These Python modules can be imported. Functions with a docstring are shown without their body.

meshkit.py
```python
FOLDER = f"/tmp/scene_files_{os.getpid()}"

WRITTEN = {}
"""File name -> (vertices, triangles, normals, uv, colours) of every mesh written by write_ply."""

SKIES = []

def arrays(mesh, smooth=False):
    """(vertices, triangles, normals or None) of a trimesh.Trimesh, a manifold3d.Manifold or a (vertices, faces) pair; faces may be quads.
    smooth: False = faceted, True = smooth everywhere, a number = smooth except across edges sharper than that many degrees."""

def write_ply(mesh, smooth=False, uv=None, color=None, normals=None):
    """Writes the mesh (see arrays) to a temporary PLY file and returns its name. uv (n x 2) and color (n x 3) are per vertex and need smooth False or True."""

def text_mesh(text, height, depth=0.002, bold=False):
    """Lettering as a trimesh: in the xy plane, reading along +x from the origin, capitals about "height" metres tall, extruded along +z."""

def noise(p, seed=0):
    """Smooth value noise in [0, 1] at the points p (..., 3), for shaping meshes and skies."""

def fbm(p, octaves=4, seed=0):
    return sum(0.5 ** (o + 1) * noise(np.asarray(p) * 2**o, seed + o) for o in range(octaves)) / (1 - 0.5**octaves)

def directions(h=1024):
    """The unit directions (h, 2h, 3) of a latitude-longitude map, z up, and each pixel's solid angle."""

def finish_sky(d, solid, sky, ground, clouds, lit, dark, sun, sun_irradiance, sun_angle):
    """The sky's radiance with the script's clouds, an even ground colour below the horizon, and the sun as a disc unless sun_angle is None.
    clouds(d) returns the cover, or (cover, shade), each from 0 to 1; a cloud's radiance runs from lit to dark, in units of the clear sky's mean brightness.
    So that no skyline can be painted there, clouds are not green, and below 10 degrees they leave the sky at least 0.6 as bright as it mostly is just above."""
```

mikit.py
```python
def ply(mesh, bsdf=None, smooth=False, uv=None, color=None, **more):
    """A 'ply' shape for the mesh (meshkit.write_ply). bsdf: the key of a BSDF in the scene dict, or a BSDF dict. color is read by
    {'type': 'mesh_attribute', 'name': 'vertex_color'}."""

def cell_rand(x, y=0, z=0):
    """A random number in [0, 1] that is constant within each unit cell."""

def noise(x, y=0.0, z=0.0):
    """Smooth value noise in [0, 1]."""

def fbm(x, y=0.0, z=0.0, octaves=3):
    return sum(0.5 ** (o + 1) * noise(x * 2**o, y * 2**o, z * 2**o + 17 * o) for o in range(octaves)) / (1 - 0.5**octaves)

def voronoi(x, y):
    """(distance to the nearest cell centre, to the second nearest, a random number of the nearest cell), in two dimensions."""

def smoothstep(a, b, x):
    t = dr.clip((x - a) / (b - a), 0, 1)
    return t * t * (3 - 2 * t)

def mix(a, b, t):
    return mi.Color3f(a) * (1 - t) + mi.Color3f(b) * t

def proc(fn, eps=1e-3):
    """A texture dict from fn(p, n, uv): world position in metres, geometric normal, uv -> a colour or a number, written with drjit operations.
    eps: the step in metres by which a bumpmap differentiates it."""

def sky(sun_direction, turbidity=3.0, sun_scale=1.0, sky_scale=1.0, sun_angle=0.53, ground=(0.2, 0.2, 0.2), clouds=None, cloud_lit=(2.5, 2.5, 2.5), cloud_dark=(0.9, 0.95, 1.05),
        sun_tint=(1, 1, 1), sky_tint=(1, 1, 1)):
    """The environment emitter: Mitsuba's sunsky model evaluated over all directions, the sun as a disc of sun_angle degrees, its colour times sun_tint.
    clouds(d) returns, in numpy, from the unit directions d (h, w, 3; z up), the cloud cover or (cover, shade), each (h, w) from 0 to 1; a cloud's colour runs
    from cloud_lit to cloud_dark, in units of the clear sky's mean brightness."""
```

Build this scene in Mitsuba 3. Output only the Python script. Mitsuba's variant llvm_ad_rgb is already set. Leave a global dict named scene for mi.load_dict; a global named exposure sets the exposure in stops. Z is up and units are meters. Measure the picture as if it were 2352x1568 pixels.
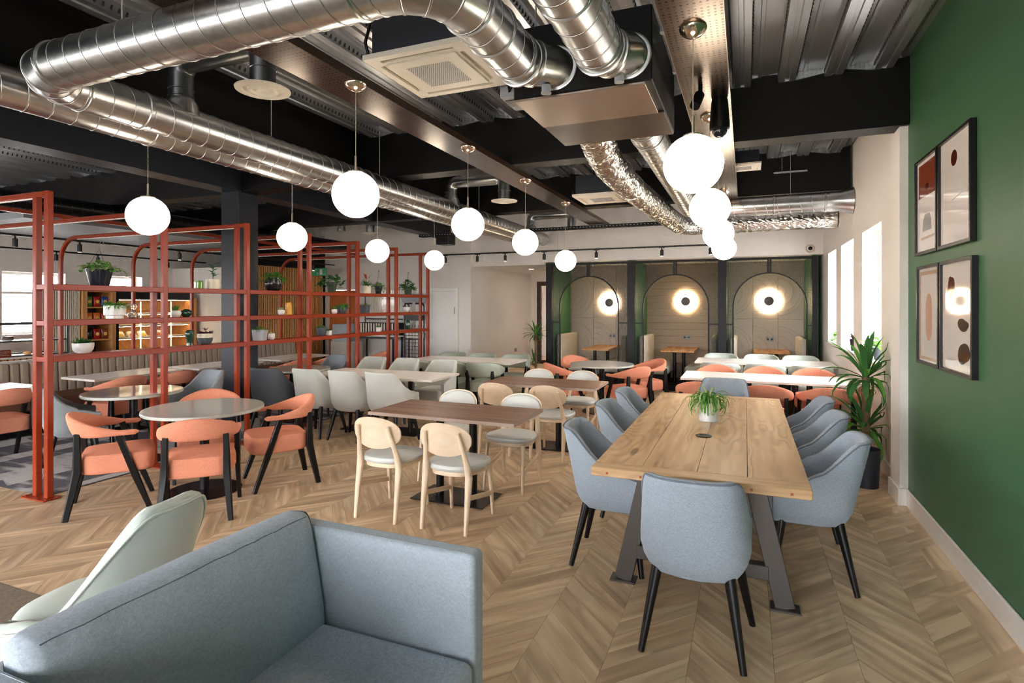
import math, random
import numpy as np, trimesh, mitsuba as mi, mikit, meshkit
import manifold3d as m3
import drjit as dr

T = mi.ScalarTransform4f
PI = math.pi
scene, labels, used = {}, {}, {}

# ---------------------------------------------------------------- camera, sky, exposure
YAW = math.atan((1712 - 1176) / 1300.0)
scene['camera'] = {
    'type': 'perspective', 'fov_axis': 'x', 'fov': math.degrees(2 * math.atan(1176 / 1300.0)),
    'principal_point_offset_x': 0.0, 'principal_point_offset_y': (784 - 699) / 1568.0,
    'near_clip': 0.02, 'far_clip': 200.0,
    'to_world': T().look_at(origin=[0, 0, 1.66], target=[-math.sin(YAW), math.cos(YAW), 1.66], up=[0, 0, 1]),
}


def overcast(d):
    p = d * np.array([2.2, 2.2, 4.0])
    n = meshkit.fbm(p + 3.1, 4, seed=5)
    return np.full(d.shape[:2], 0.96), np.clip((n - 0.35) * 1.2, 0, 0.6)


scene['sky'] = mikit.sky([0.35, -0.6, 0.72], turbidity=4.0, sun_scale=0.0, sky_scale=40.0, ground=(0.32, 0.31, 0.29),
                         clouds=overcast, cloud_lit=(2.0, 2.0, 2.0), cloud_dark=(1.42, 1.45, 1.5))
exposure = 1.1
GLOBE, SCONCE, SPOT = (7.0, 5.9, 4.5), (9.0, 6.6, 4.2), (18, 13, 8)   # radiance of the lamps


# ---------------------------------------------------------------- helpers
def lin(h):
    v = [int(h[i:i + 2], 16) / 255 for i in (0, 2, 4)]
    return [x / 12.92 if x <= 0.04045 else ((x + 0.055) / 1.055) ** 2.4 for x in v]


def nk(base):
    n = used.get(base, -1) + 1
    used[base] = n
    return base if n == 0 else f'{base}_{n:03d}'


def tm(v, f):
    return trimesh.Trimesh(np.asarray(v, float), np.asarray(f, int), process=False)


def mani(m):
    me = m.to_mesh()
    return tm(me.vert_properties[:, :3], me.tri_verts)


def cat(*ms):
    out = []
    for m in ms:
        out += list(m) if isinstance(m, (list, tuple)) else [m]
    return trimesh.util.concatenate([tm(m.vertices, m.faces) for m in out])


def mv(m, x=0, y=0, z=0, rx=0, ry=0, rz=0):
    m = m.copy()
    M = np.eye(4)
    for a, ax in ((rx, [1, 0, 0]), (ry, [0, 1, 0]), (rz, [0, 0, 1])):
        if a:
            M = trimesh.transformations.rotation_matrix(math.radians(a), ax) @ M
    M[:3, 3] = [x, y, z]
    m.apply_transform(M)
    return m


def hullp(pts):
    return mani(m3.Manifold.hull_points(np.asarray(pts, float)))


def cbox(x0, x1, y0, y1, z0, z1, c=0.0):
    """a box, its edges chamfered by c"""
    if c <= 0:
        b = trimesh.creation.box(extents=[x1 - x0, y1 - y0, z1 - z0])
        b.apply_translation([(x0 + x1) / 2, (y0 + y1) / 2, (z0 + z1) / 2])
        return tm(b.vertices, b.faces)
    c = min(c, (x1 - x0) * .49, (y1 - y0) * .49, (z1 - z0) * .49)
    P = []
    for X, sx in ((x0, 1), (x1, -1)):
        for Y, sy in ((y0, 1), (y1, -1)):
            for Z, sz in ((z0, 1), (z1, -1)):
                P += [(X, Y + sy * c, Z + sz * c), (X + sx * c, Y, Z + sz * c), (X + sx * c, Y + sy * c, Z)]
    return hullp(P)


BALL = trimesh.creation.icosphere(subdivisions=2).vertices


def cush(x0, x1, y0, y1, z0, z1, r):
    """a rounded box"""
    P = []
    for X in (x0 + r, x1 - r):
        for Y in (y0 + r, y1 - r):
            for Z in (z0 + r, z1 - r):
                P.append(BALL * r + [X, Y, Z])
    return hullp(np.vstack(P))


def rings_mesh(R, closed=True, caps=True):
    """a skin over rings (m, n, 3)"""
    R = np.asarray(R, float)
    m, n = R.shape[:2]
    i, j = np.meshgrid(np.arange(m - 1), np.arange(n if closed else n - 1), indexing='ij')
    a, b = i * n + j, i * n + (j + 1) % n
    c, d = a + n, b + n
    F = np.vstack([np.stack([a, b, d], -1).reshape(-1, 3), np.stack([a, d, c], -1).reshape(-1, 3)])
    V = R.reshape(-1, 3)
    if caps and closed:
        V = np.vstack([V, R[0].mean(0), R[-1].mean(0)])
        k = np.arange(n)
        F = np.vstack([F, np.stack([(k + 1) % n, k, k * 0 + m * n], -1), np.stack([(m - 1) * n + k, (m - 1) * n + (k + 1) % n, k * 0 + m * n + 1], -1)])
    return tm(V, F)


def tube(pts, r, n=12, caps=True, flat=None):
    """a tube along pts; r one radius or one per point; flat: (a, b) scales of the section's two axes"""
    P = np.asarray(pts, float)
    r = np.broadcast_to(np.asarray(r, float), (len(P),))
    t = np.gradient(P, axis=0)
    t /= np.linalg.norm(t, axis=1, keepdims=True) + 1e-12
    u = np.cross(t[0], [0, 0, 1.0] if abs(t[0][2]) < .9 else [1.0, 0, 0])
    u /= np.linalg.norm(u)
    R = []
    a = np.arange(n) / n * 2 * PI
    for k in range(len(P)):
        u = u - t[k] * (u @ t[k])
        u /= np.linalg.norm(u)
        w = np.cross(t[k], u)
        fa, fb = flat or (1, 1)
        R.append(P[k] + r[k] * (np.cos(a)[:, None] * u * fa + np.sin(a)[:, None] * w * fb))
    m = rings_mesh(R, True, caps)
    m.invert()
    return m if m.volume > 0 or not caps else (m.invert() or m)


def rod(p0, p1, r0, r1=None, n=10):
    return tube([p0, p1], [r0, r0 if r1 is None else r1], n)


def bar(p0, p1, w, d, w1=None, d1=None, side=(1, 0, 0), c=0.12):
    """a bar of rectangular section (w along side, d across), tapering to w1 x d1, corners cut"""
    p0, p1 = np.asarray(p0, float), np.asarray(p1, float)
    t = (p1 - p0) / np.linalg.norm(p1 - p0)
    s = np.asarray(side, float)
    s = s - t * (s @ t)
    s /= np.linalg.norm(s)
    q = np.cross(t, s)
    R = []
    for p, a, b in ((p0, w, d), (p1, w1 or w, d1 or d)):
        e = c * min(a, b)
        for x, y in ((a / 2 - e, -b / 2), (a / 2, -b / 2 + e), (a / 2, b / 2 - e), (a / 2 - e, b / 2), (-a / 2 + e, b / 2), (-a / 2, b / 2 - e), (-a / 2, -b / 2 + e), (-a / 2 + e, -b / 2)):
            R.append(p + s * x + q * y)
    return hullp(R)


def barpath(pts, w, d, side=(1, 0, 0)):
    """a bent rectangular bar; w, d one value per point"""
    P = np.asarray(pts, float)
    t = np.gradient(P, axis=0)
    R = []
    for k in range(len(P)):
        tt = t[k] / np.linalg.norm(t[k])
        s = np.asarray(side, float)
        s = s - tt * (s @ tt)
        s /= np.linalg.norm(s)
        q = np.cross(tt, s)
        a, b = np.broadcast_to(w, len(P))[k] / 2, np.broadcast_to(d, len(P))[k] / 2
        e = .18 * min(a, b) * 2
        R.append([P[k] + s * x + q * y for x, y in ((a - e, -b), (a, -b + e), (a, b - e), (a - e, b), (-a + e, b), (-a, b - e), (-a, -b + e), (-a + e, -b))])
    m = rings_mesh(R)
    if m.volume < 0:
        m.invert()
    return m


def lathe(prof, n=24, cap=True):
    """revolve (r, z) about z"""
    a = np.arange(n) / n * 2 * PI
    R = [[(max(r, 1e-4) * math.cos(t), max(r, 1e-4) * math.sin(t), z) for t in a] for r, z in prof]
    m = rings_mesh(R, True, cap)
    if m.volume < 0:
        m.invert()
    return m


def prism(poly, z0, z1):
    return mv(mani(m3.Manifold.extrude(m3.CrossSection([np.asarray(poly, float)]), z1 - z0)), 0, 0, z0)


def pad(outline, levels):
    """a cushion: the outline (n, 2) scaled about its centre per level (scale, z)"""
    o = np.asarray(outline, float)
    c = o.mean(0)
    R = [np.column_stack([c + (o - c) * s, np.full(len(o), z)]) for s, z in levels]
    m = rings_mesh(R)
    if m.volume < 0:
        m.invert()
    return m


def ell(rx, ry, n=32, p=2.0, cx=0, cy=0):
    a = np.arange(n) / n * 2 * PI
    c, s = np.cos(a), np.sin(a)
    return np.column_stack([cx + rx * np.sign(c) * np.abs(c) ** (2 / p), cy + ry * np.sign(s) * np.abs(s) ** (2 / p)])


def sstep(a, b, x):
    t = np.clip((x - a) / (b - a), 0, 1)
    return t * t * (3 - 2 * t)


def put(key, mesh, mat, smooth=30, **kw):
    scene[key] = mikit.ply(mesh, 'm_' + mat, smooth, **kw)
    return key


def struct(name, mesh, mat, smooth=False, label=None, **kw):
    k = nk(name)
    put(k, mesh, mat, smooth, **kw)
    labels[k] = {'kind': 'structure'}
    if label:
        labels[k]['label'] = label
    return k


def single(name, mesh, mat, label, category, group=None, smooth=30, loc=None, rz=0, kind=None, **kw):
    k = nk(name)
    if loc is not None:
        kw['to_world'] = T().translate(list(loc)).rotate([0, 0, 1], rz)
    put(k, mesh, mat, smooth, **kw)
    tag(k, label, category, group, kind)
    return k


def tag(k, label, category, group=None, kind=None):
    labels[k] = {'label': label, 'category': category}
    if group:
        labels[k]['group'] = group
    if kind:
        labels[k]['kind'] = kind


class Kit:
    """the parts of one kind of thing, in its own coordinates; place() adds a copy to the scene"""

    def __init__(self):
        self.parts, self.n = [], {}

    def add(self, path, mesh, mat, smooth=30, label=None, kind=None, **kw):
        n = self.n.get(path, -1) + 1
        self.n[path] = n
        p = path if n == 0 else f'{path}_{n:03d}'
        self.parts.append((p, mikit.ply(mesh, 'm_' + mat, smooth, **kw), mat, label, kind))
        return p

    def place(self, name, label, category, loc=(0, 0, 0), rz=0, group=None, mats=None, s=1.0, flip=False):
        k = nk(name)
        M = T().translate(list(loc)).rotate([0, 0, 1], rz).scale([-s if flip else s, s, s])
        for p, d, mat, lab, kind in self.parts:
            e = {**d, 'to_world': M}
            if mats and mat in mats:
                e['bsdf'] = {'type': 'ref', 'id': 'm_' + mats[mat]}
            scene[f'{k}__{p}'] = e
            if lab or kind:
                labels[f'{k}__{p}'] = {**({'label': lab} if lab else {}), **({'kind': kind} if kind else {})}
        tag(k, label, category, group)
        return k


def face(dx, dy):
    return math.degrees(math.atan2(-dx, dy))


# ---------------------------------------------------------------- materials
def two(b):
    return {'type': 'twosided', 'bsdf': b}


def rgb(h):
    return {'type': 'rgb', 'value': lin(h) if isinstance(h, str) else list(h)}


def mat(name, col, rough=.5, spec=.4, metal=0., sheen=0., coat=0., bump=None):
    b = {'type': 'principled', 'base_color': col if isinstance(col, dict) else rgb(col), 'roughness': rough, 'specular': spec, 'metallic': metal}
    if sheen:
        b['sheen'], b['sheen_tint'] = sheen, .6
    if coat:
        b['clearcoat'], b['clearcoat_gloss'] = coat, .9
    if bump:
        b = {'type': 'bumpmap', 'arbitrary': bump[0], 'scale': bump[1], 'bsdf': b}
    scene['m_' + name] = two(b)


mix, noise, fbm, cell, smooth_ = mikit.mix, mikit.noise, mikit.fbm, mikit.cell_rand, mikit.smoothstep


def wood_fn(dark, mid, light, knots=0.0, tone=.5, lines=.3, freq=9.0):
    """boards along u; a tenfold step of v picks the board. Growth lines are the contours of a field stretched along the grain"""
    d, m, l = lin(dark), lin(mid), lin(light)

    def fn(p, n, uv):
        u, v = uv.x, uv.y
        k = dr.floor(v * .1)
        vv = v - k * 10
        r, r2 = cell(k, 3), cell(k, 8)
        fld = noise(u * 1.3 + r * 40, vv * 6.5 + r2 * 11, r2 * 30) + .35 * noise(u * 4 + r2 * 17, vv * 17, r * 9)
        s = .5 + .5 * dr.sin(fld * freq * 6.283)
        soft = fbm(u * 2.0 + r * 9, vv * 26, r * 17, 2)
        c = mix(m, l, smooth_(.35, .7, soft))
        c = mix(c, d, lines * s * s * smooth_(.3, .65, noise(u * 2 + r * 5, vv * 9, r * 3)) + .35 * smooth_(.62, .85, 1 - soft))
        c = c * (1 + tone * (r - .5))
        if knots:
            kn = noise(u * 3.3 + r * 13, vv * 8 + 5, r2 * 9)
            c = mix(c, mi.Color3f(d) * .6, smooth_(.88, .96, kn) * knots)
        return c
    return mikit.proc(fn)


def speckle(c, amp, sc):
    base = lin(c)

    def fn(p, n, uv):
        t = noise(p.x * sc, p.y * sc, p.z * sc) + noise(p.x * sc * .37 + 9, p.y * sc * .37, p.z * sc * .37) * .6 - .8
        return mi.Color3f(base) * (1 + amp * t)
    return mikit.proc(fn)


def galv_fn(p, n, uv):
    a = fbm(p.x * 9, p.y * 9, p.z * 9, 2)
    b = noise(p.x * 60, p.y * 7, p.z * 60)
    return mix((.36, .375, .385), (.70, .715, .73), a * .7 + b * .3)


def tray_fn(base):
    def fn(p, n, uv):
        u, v = uv.x / .03, uv.y / .03
        row = dr.floor(u)
        # round holes in most columns, short slots in every fourth row
        cx, cy = u - dr.floor(u) - .5, v - dr.floor(v) - .5
        slot = cell(dr.floor(v), 0, 4) > .68
        hole = dr.select(slot, dr.maximum(dr.abs(cx) - .22, dr.abs(cy) - .07), dr.sqrt(cx * cx + cy * cy) - .23)
        t = smooth_(-.04, .04, hole)
        st = fbm(p.x * 5, p.y * 2, p.z * 5, 3)
        return mix((.012, .01, .01), mi.Color3f(base) * (.7 + .6 * st), t)
    return fn


def carpet_fn(p, n, uv):
    u, v = p.x * 4.0, p.y * 1.0 + p.x * .35
    k = cell(dr.floor(u), dr.floor(v + cell(dr.floor(u), 1) * 3))
    st = fbm(p.x * 3 + 5, p.y * 14, 0, 2)
    pile = noise(p.x * 260, p.y * 260)
    t = smooth_(.35, .62, st * .6 + k * .4)
    return mix(lin('5c5a5e'), lin('aca7a5'), t) * (.78 + .44 * pile)


mat('white_paint', 'e9e4df', .6, .2)
mat('white_gloss', 'f0eeea', .35, .4)
mat('green_paint', '3b6042', .45, .3)
mat('booth_green', '3c6a44', .5, .3)
mat('black_paint', '0a090a', .5, .2)
mat('black_satin', '08080a', .33, .35)
mat('charcoal_paint', '20242c', .4, .35)
mat('booth_black', '0e0f12', .45, .25)
mat('floor_wood', wood_fn('8f7357', 'bb9f80', 'cfb696', .45, .26, .30, 4.0), .45, .35)
mat('oak_top', wood_fn('8a6644', 'b8946c', 'c6a57e', .8, .14, .42, 7.0), .38, .4)
mat('walnut_top', wood_fn('5c4031', '785643', '815e4a', 0, .1, .25, 9.0), .36, .4)
mat('walnut_edge', 'a08a7c', .5, .3)
mat('table_white', 'e8e2dc', .25, .5)
mat('table_grey', 'a09f99', .09, .6)
mat('table_edge', 'b7bab3', .35, .4)
mat('beech', wood_fn('d3b595', 'e4ccb0', 'ecd8bf', 0, .05, .2, 4.0), .42, .35)
mat('amber_wood', wood_fn('8a5a30', 'b37c46', 'c28a55', 0, .12, .3, 6.0), .45, .35)
mat('slat_wood', 'd49c62', .5, .3)
mat('door_wood', '9c5426', .4, .4)
mat('coral', speckle('d0876c', .30, 420.), .9, .1, sheen=.2)
mat('blue_fabric', speckle('8f98a2', .34, 420.), .9, .1, sheen=.2)
mat('sofa_fabric', speckle('9da6af', .30, 380.), .9, .1, sheen=.2)
mat('piping_dark', '69717b', .8, .2)
mat('grey_fabric', '878c90', .9, .1, sheen=.2)
mat('dark_fabric', '4e5257', .8, .2, sheen=.2)
mat('sage_fabric', 'bfc0ba', .9, .1, sheen=.2)
mat('sage_leather', 'bcc4bc', .38, .4)
mat('olive_leather', 'a2aa9d', .4, .4)
mat('seat_leather', 'cccdc9', .4, .35)
mat('banquette', '9a8777', .75, .15, sheen=.3)
mat('banquette_seat', '6b4634', .6, .25)
mat('bench_fabric', 'cfc3b2', .8, .2, sheen=.2)
mat('bench_leather', 'c2c5b9', .42, .4)
mat('red_metal', '8c3117', .3, .3)
mat('steel', {'type': 'rgb', 'value': [.115, .105, .10]}, .38, .5, metal=.8)
mat('chrome', {'type': 'rgb', 'value': [.80, .70, .58]}, .14, .5, metal=1.)
mat('cable', 'b0aca4', .4, .4)
mat('galvanised', mikit.proc(galv_fn), .27, .5, metal=1.)
mat('galvanised_seam', {'type': 'rgb', 'value': [.55, .55, .54]}, .3, .5, metal=1.)
mat('galvanised_dark', {'type': 'rgb', 'value': [.16, .165, .17]}, .3, .5, metal=.9)
mat('deck', {'type': 'rgb', 'value': [.46, .475, .50]}, .27, .5, metal=.8)
mat('deck_slot', {'type': 'rgb', 'value': [.05, .05, .055]}, .4, .5, metal=.5)
mat('tray_left', mikit.proc(tray_fn((.105, .072, .058))), .2, .5, metal=.9)
mat('tray_right', mikit.proc(tray_fn((.115, .084, .064))), .22, .5, metal=.9)
mat('unit_bronze', {'type': 'rgb', 'value': [.42, .34, .29]}, .3, .5, metal=.9)
mat('brown_paint', '35261f', .35, .45)
mat('foil', {'type': 'rgb', 'value': [.84, .82, .78]}, .2, .5, metal=1., bump=(mikit.proc(lambda p, n, uv: fbm(p.x * 22, p.y * 22, p.z * 22, 4), 2e-3), .012))
mat('unit_white', 'd9d2c6', .45, .35)
mat('unit_grey', '8f9297', .45, .35)
mat('pot_white', 'e6e8e9', .4, .4)
mat('pot_cream', 'd9d0bf', .45, .35)
mat('pot_grey', 'a0a0a6', .6, .3)
mat('pot_slate', '474c54', .5, .35)
mat('pot_navy', '141a26', .12, .6)
mat('pot_black', '151416', .2, .5)
mat('pot_green', '2c3a2c', .35, .4)
mat('ceramic_green', '123a2b', .08, .7)
mat('glass_olive', '5f8a35', .1, .6)
mat('yellow_enamel', 'c98f2c', .35, .45)
mat('soil', '2a1f18', .95, .1)
mat('bark', '6d5a45', .9, .1)
mat('paper', 'dcd5d2', .04, .5)
mat('ink_brown', '4a1f14', .04, .5)
mat('ink_rust', '7a3a28', .04, .5)
mat('ink_tan', 'b69a85', .04, .5)
mat('ink_blush', 'c79c86', .04, .5)
mat('ink_blue', '8b8d8f', .04, .5)
mat('ink_dark', '33211a', .04, .5)
mat('carpet', mikit.proc(carpet_fn), .95, .05)
mat('rug', speckle('75695c', .5, 240.), .95, .05)
mat('beige_panel', 'b4a89b', .6, .25)
mat('beige_board', 'a5937f', .6, .25)
mat('groove', '988b80', .7, .2)
mat('slat_cream', 'ddd3c0', .5, .3)
mat('slat_back', '3a2a1f', .8, .1)
mat('exit_green', '1d8a55', .4, .4)
mat('snack_red', 'a81e1e', .25, .5)
mat('snack_blue', '2b3f8f', .25, .5)
mat('snack_green', '4a7a35', .25, .5)
mat('snack_orange', 'd06a25', .25, .5)
mat('snack_yellow', 'e8c35a', .4, .4)
mat('petal_red', 'a03a30', .6, .3)


def leafmat(name, h, tr=.5, rough=.45):
    scene['m_' + name] = {'type': 'principledthin', 'base_color': rgb(h), 'roughness': rough, 'diff_trans': tr, 'spec_trans': 0.0, 'eta': 1.4}


leafmat('leaf', '5a8c40', .4)
leafmat('leaf_dark', '3f6c3a', .35)
leafmat('leaf_bright', '6f9a48', .7)
leafmat('leaf_pale', 'a9bd86', .6)
leafmat('leaf_dry', '8c7a4a', .5)
leafmat('leaf_purple', '4a2a3a', .4)
scene['m_pane_glass'] = {'type': 'thindielectric', 'int_ior': 1.5}
scene['m_glass'] = {'type': 'dielectric', 'int_ior': 1.5}
scene['m_lamp_white'] = two({'type': 'diffuse', 'reflectance': rgb('f4ede2')})


def lamp(c):
    return {'type': 'area', 'radiance': {'type': 'rgb', 'value': list(c)}}


# ---------------------------------------------------------------- structure: floor
def cells(a, b, holes):
    """the boxes of a slab a..b (2-D rectangle) that leave the rectangular holes free"""
    us = sorted({a[0], b[0], *[h[0] for h in holes], *[h[1] for h in holes]})
    vs = sorted({a[1], b[1], *[h[2] for h in holes], *[h[3] for h in holes]})
    out = []
    for v0, v1 in zip(vs, vs[1:]):
        run = None
        for u0, u1 in zip(us, us[1:]):
            um, vm = (u0 + u1) / 2, (v0 + v1) / 2
            free = any(h[0] < um < h[1] and h[2] < vm < h[3] for h in holes)
            if not free:
                run = [u0, u1] if run is None else [run[0], u1]
            if free and run:
                out.append((*run, v0, v1))
                run = None
        if run:
            out.append((*run, v0, v1))
    return out


def wall_x(x0, x1, y0, y1, z0, z1, holes=()):
    return cat(*[cbox(x0, x1, u0, u1, v0, v1) for u0, u1, v0, v1 in cells((y0, z0), (y1, z1), holes)])


def wall_y(y0, y1, x0, x1, z0, z1, holes=()):
    return cat(*[cbox(u0, u1, y0, y1, v0, v1) for u0, u1, v0, v1 in cells((x0, z0), (x1, z1), holes)])


mat('floor_base', '4a3a2c', .8, .1)
struct('floor', cbox(-13, 1.6, -4, 16, -.15, -.006), 'floor_base')
struct('carpet', cbox(-12.5, -5.6, 2.99, 11.2, -.006, .001), 'carpet', label='grey patterned carpet under the banquette tables')
struct('rug', cbox(-12.5, -1.95, -3.6, 1.96, -.006, .002), 'rug', label='taupe carpet edge behind the pale green lounge chair')
struct('floor_trim', cbox(-5.62, -5.585, 2.99, 11.2, -.006, .0025), 'steel')

PW, PITCH, SL = .3655, .14, 1.09          # chevron column width, plank pitch along the spine, slope
random.seed(4)
rng = np.random.default_rng(7)


def plank_mesh(up, x1=PW, tone=0):
    """one mitred plank of a column 0..PW: rises (up) or falls in y along x"""
    g = .0007
    s = SL if up else -SL
    xs = (g, x1 - g)
    top = [(xs[0], s * xs[0] + g), (xs[1], s * xs[1] + g), (xs[1], s * xs[1] + PITCH - g), (xs[0], s * xs[0] + PITCH - g)]
    V = np.array([(x, y, 0) for x, y in top] + [(x, y, -.005) for x, y in top], float)
    F = [(0, 1, 2), (0, 2, 3)] + [t for k in range(4) for t in ((k, k + 4, (k + 1) % 4), ((k + 1) % 4, k + 4, (k + 1) % 4 + 4))]
    d = np.array([1, s]) / math.hypot(1, s)
    n = np.array([-d[1], d[0]])
    uv = np.column_stack([V[:, :2] @ d + tone * .37, np.clip(V[:, :2] @ n, -.5, .9) * (1 if up else 1) + 1.0 + 10 * tone])
    return V, np.array(F), uv


plank_ply = {}
for up in (0, 1):
    for t in range(26):
        V, F, uv = plank_mesh(up, tone=t + 40 * up)
        plank_ply[up, t] = mikit.ply((V, F), 'm_floor_wood', False, uv=uv)
planks = []
xk = -.244 - PW * 40
k = -40
while xk < .86:
    up = k % 2 != 0                     # k even: left edge is a peak, planks fall towards +x
    y = -1.0 - 3 * PITCH
    phase = (3.202 % PITCH) - (PW * SL if up else 0)
    n0 = int(math.floor((-1.2 - phase) / PITCH))
    for j in range(n0, n0 + 130):
        y0 = phase + j * PITCH
        xm, ym = xk + PW / 2, y0 + (PW * SL / 2) * (1 if up else -1) + PITCH / 2
        if xk < -9.0 or ym > 15 or ym < .3:
            continue
        if xk + PW < -5.62 and ym > 3.25 and not (xk > -5.7 and ym > 11.2):
            continue
        if ym < 1.65 and xm < -2.15:
            continue
        if ym > 11.25 and xm > -3.9:
            continue
        planks.append((xk, y0, up, xm, ym))
    xk += PW
    k += 1


def view(x, y, z):
    """where a point falls in the photograph, and its depth"""
    c, s = math.cos(YAW), math.sin(YAW)
    d = y * c - x * s
    return 1176 + 1300 * (x * c + y * s) / d, 699 - 1300 * (z - 1.66) / d, d


def shows(q):
    px, py, d = view(q[3], q[4], 0)
    sofa = np.interp(px, [0, 735, 1110, 1111], [1490, 1165, 1255, 3000])
    return 1e9 if not (-40 < px < 2392 and py < 1620) or py > sofa + 20 or d < .5 else d


planks.sort(key=shows)
near, far = planks[:285], planks[285:]
for x, y, up, *_ in near:
    kk = nk('floor__plank')
    scene[kk] = {**plank_ply[up, random.randrange(26)], 'to_world': T().translate([x, y, random.uniform(-.0003, .0002)])}
Vs, Fs, Us, off = [], [], [], 0
for x, y, up, *_ in far:
    V, F, uv = plank_mesh(up, tone=random.randrange(26) + 40 * up)
    Vs.append(V + [x, y, 0]), Fs.append(F + off), Us.append(uv)
    off += len(V)
put('floor__far_planks', (np.vstack(Vs), np.vstack(Fs)), 'floor_wood', False, uv=np.vstack(Us))
labels['floor__far_planks'] = {'kind': 'stuff'}
# the last, cut column and the border boards along the green wall
for j in range(-8, 60):
    y0 = (3.202 % PITCH) + j * PITCH - PW * SL * 0
    if 1.0 < y0 < 5.4:
        V, F, uv = plank_mesh(1, x1=1.085 - .8525, tone=60 + j % 17)
        kk = 'floor__cut_plank' if 'floor__cut_plank' not in scene else nk('floor__cut_plank')
        used.setdefault('floor__cut_plank', 0)
        put(kk, (V + [.8525, y0 - PW * SL * 0 - .398, 0], F), 'floor_wood', False, uv=uv)
y = -1.2
while y < 11.2:
    L = 1.1
    b = cbox(1.0865, 1.30, y + .0008, y + L - .0008, -.005, 0)
    put(nk('floor__border_board'), b, 'floor_wood', False, uv=np.column_stack([b.vertices[:, 1], b.vertices[:, 0] + 10 * (90 + int(y * 3) % 9)]))
    y += L

# ---------------------------------------------------------------- structure: walls and windows
WR = [(6.70, 7.73), (8.28, 9.31), (9.77, 10.69)]
WL = [(-2.8, -.4), (.2, 2.4), (3.0, 5.0), (5.98, 7.02), (7.84, 8.57)]
struct('wall_right', cbox(1.24, 1.55, -3.6, 5.55, -.1, 3.8), 'green_paint', label='green painted wall')
struct('pilaster', cbox(1.18, 1.55, 5.55, 5.86, -.1, 3.8), 'white_paint', label='white pilaster at the end of the green wall')
struct('wall_right_far', wall_x(1.27, 1.55, 5.86, 13.2, -.1, 3.8, [(a, b, 1.03, 2.50) for a, b in WR]), 'white_paint')
struct('wall_left', wall_x(-12.8, -12.5, -3.6, 11.4, -.1, 3.8, [(a, b, 1.1, 2.27) for a, b in WL]), 'white_paint')
WB = [(-11.8, -8.6), (-8.2, -5.0), (-4.6, -1.6), (-1.2, .9)]
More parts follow.
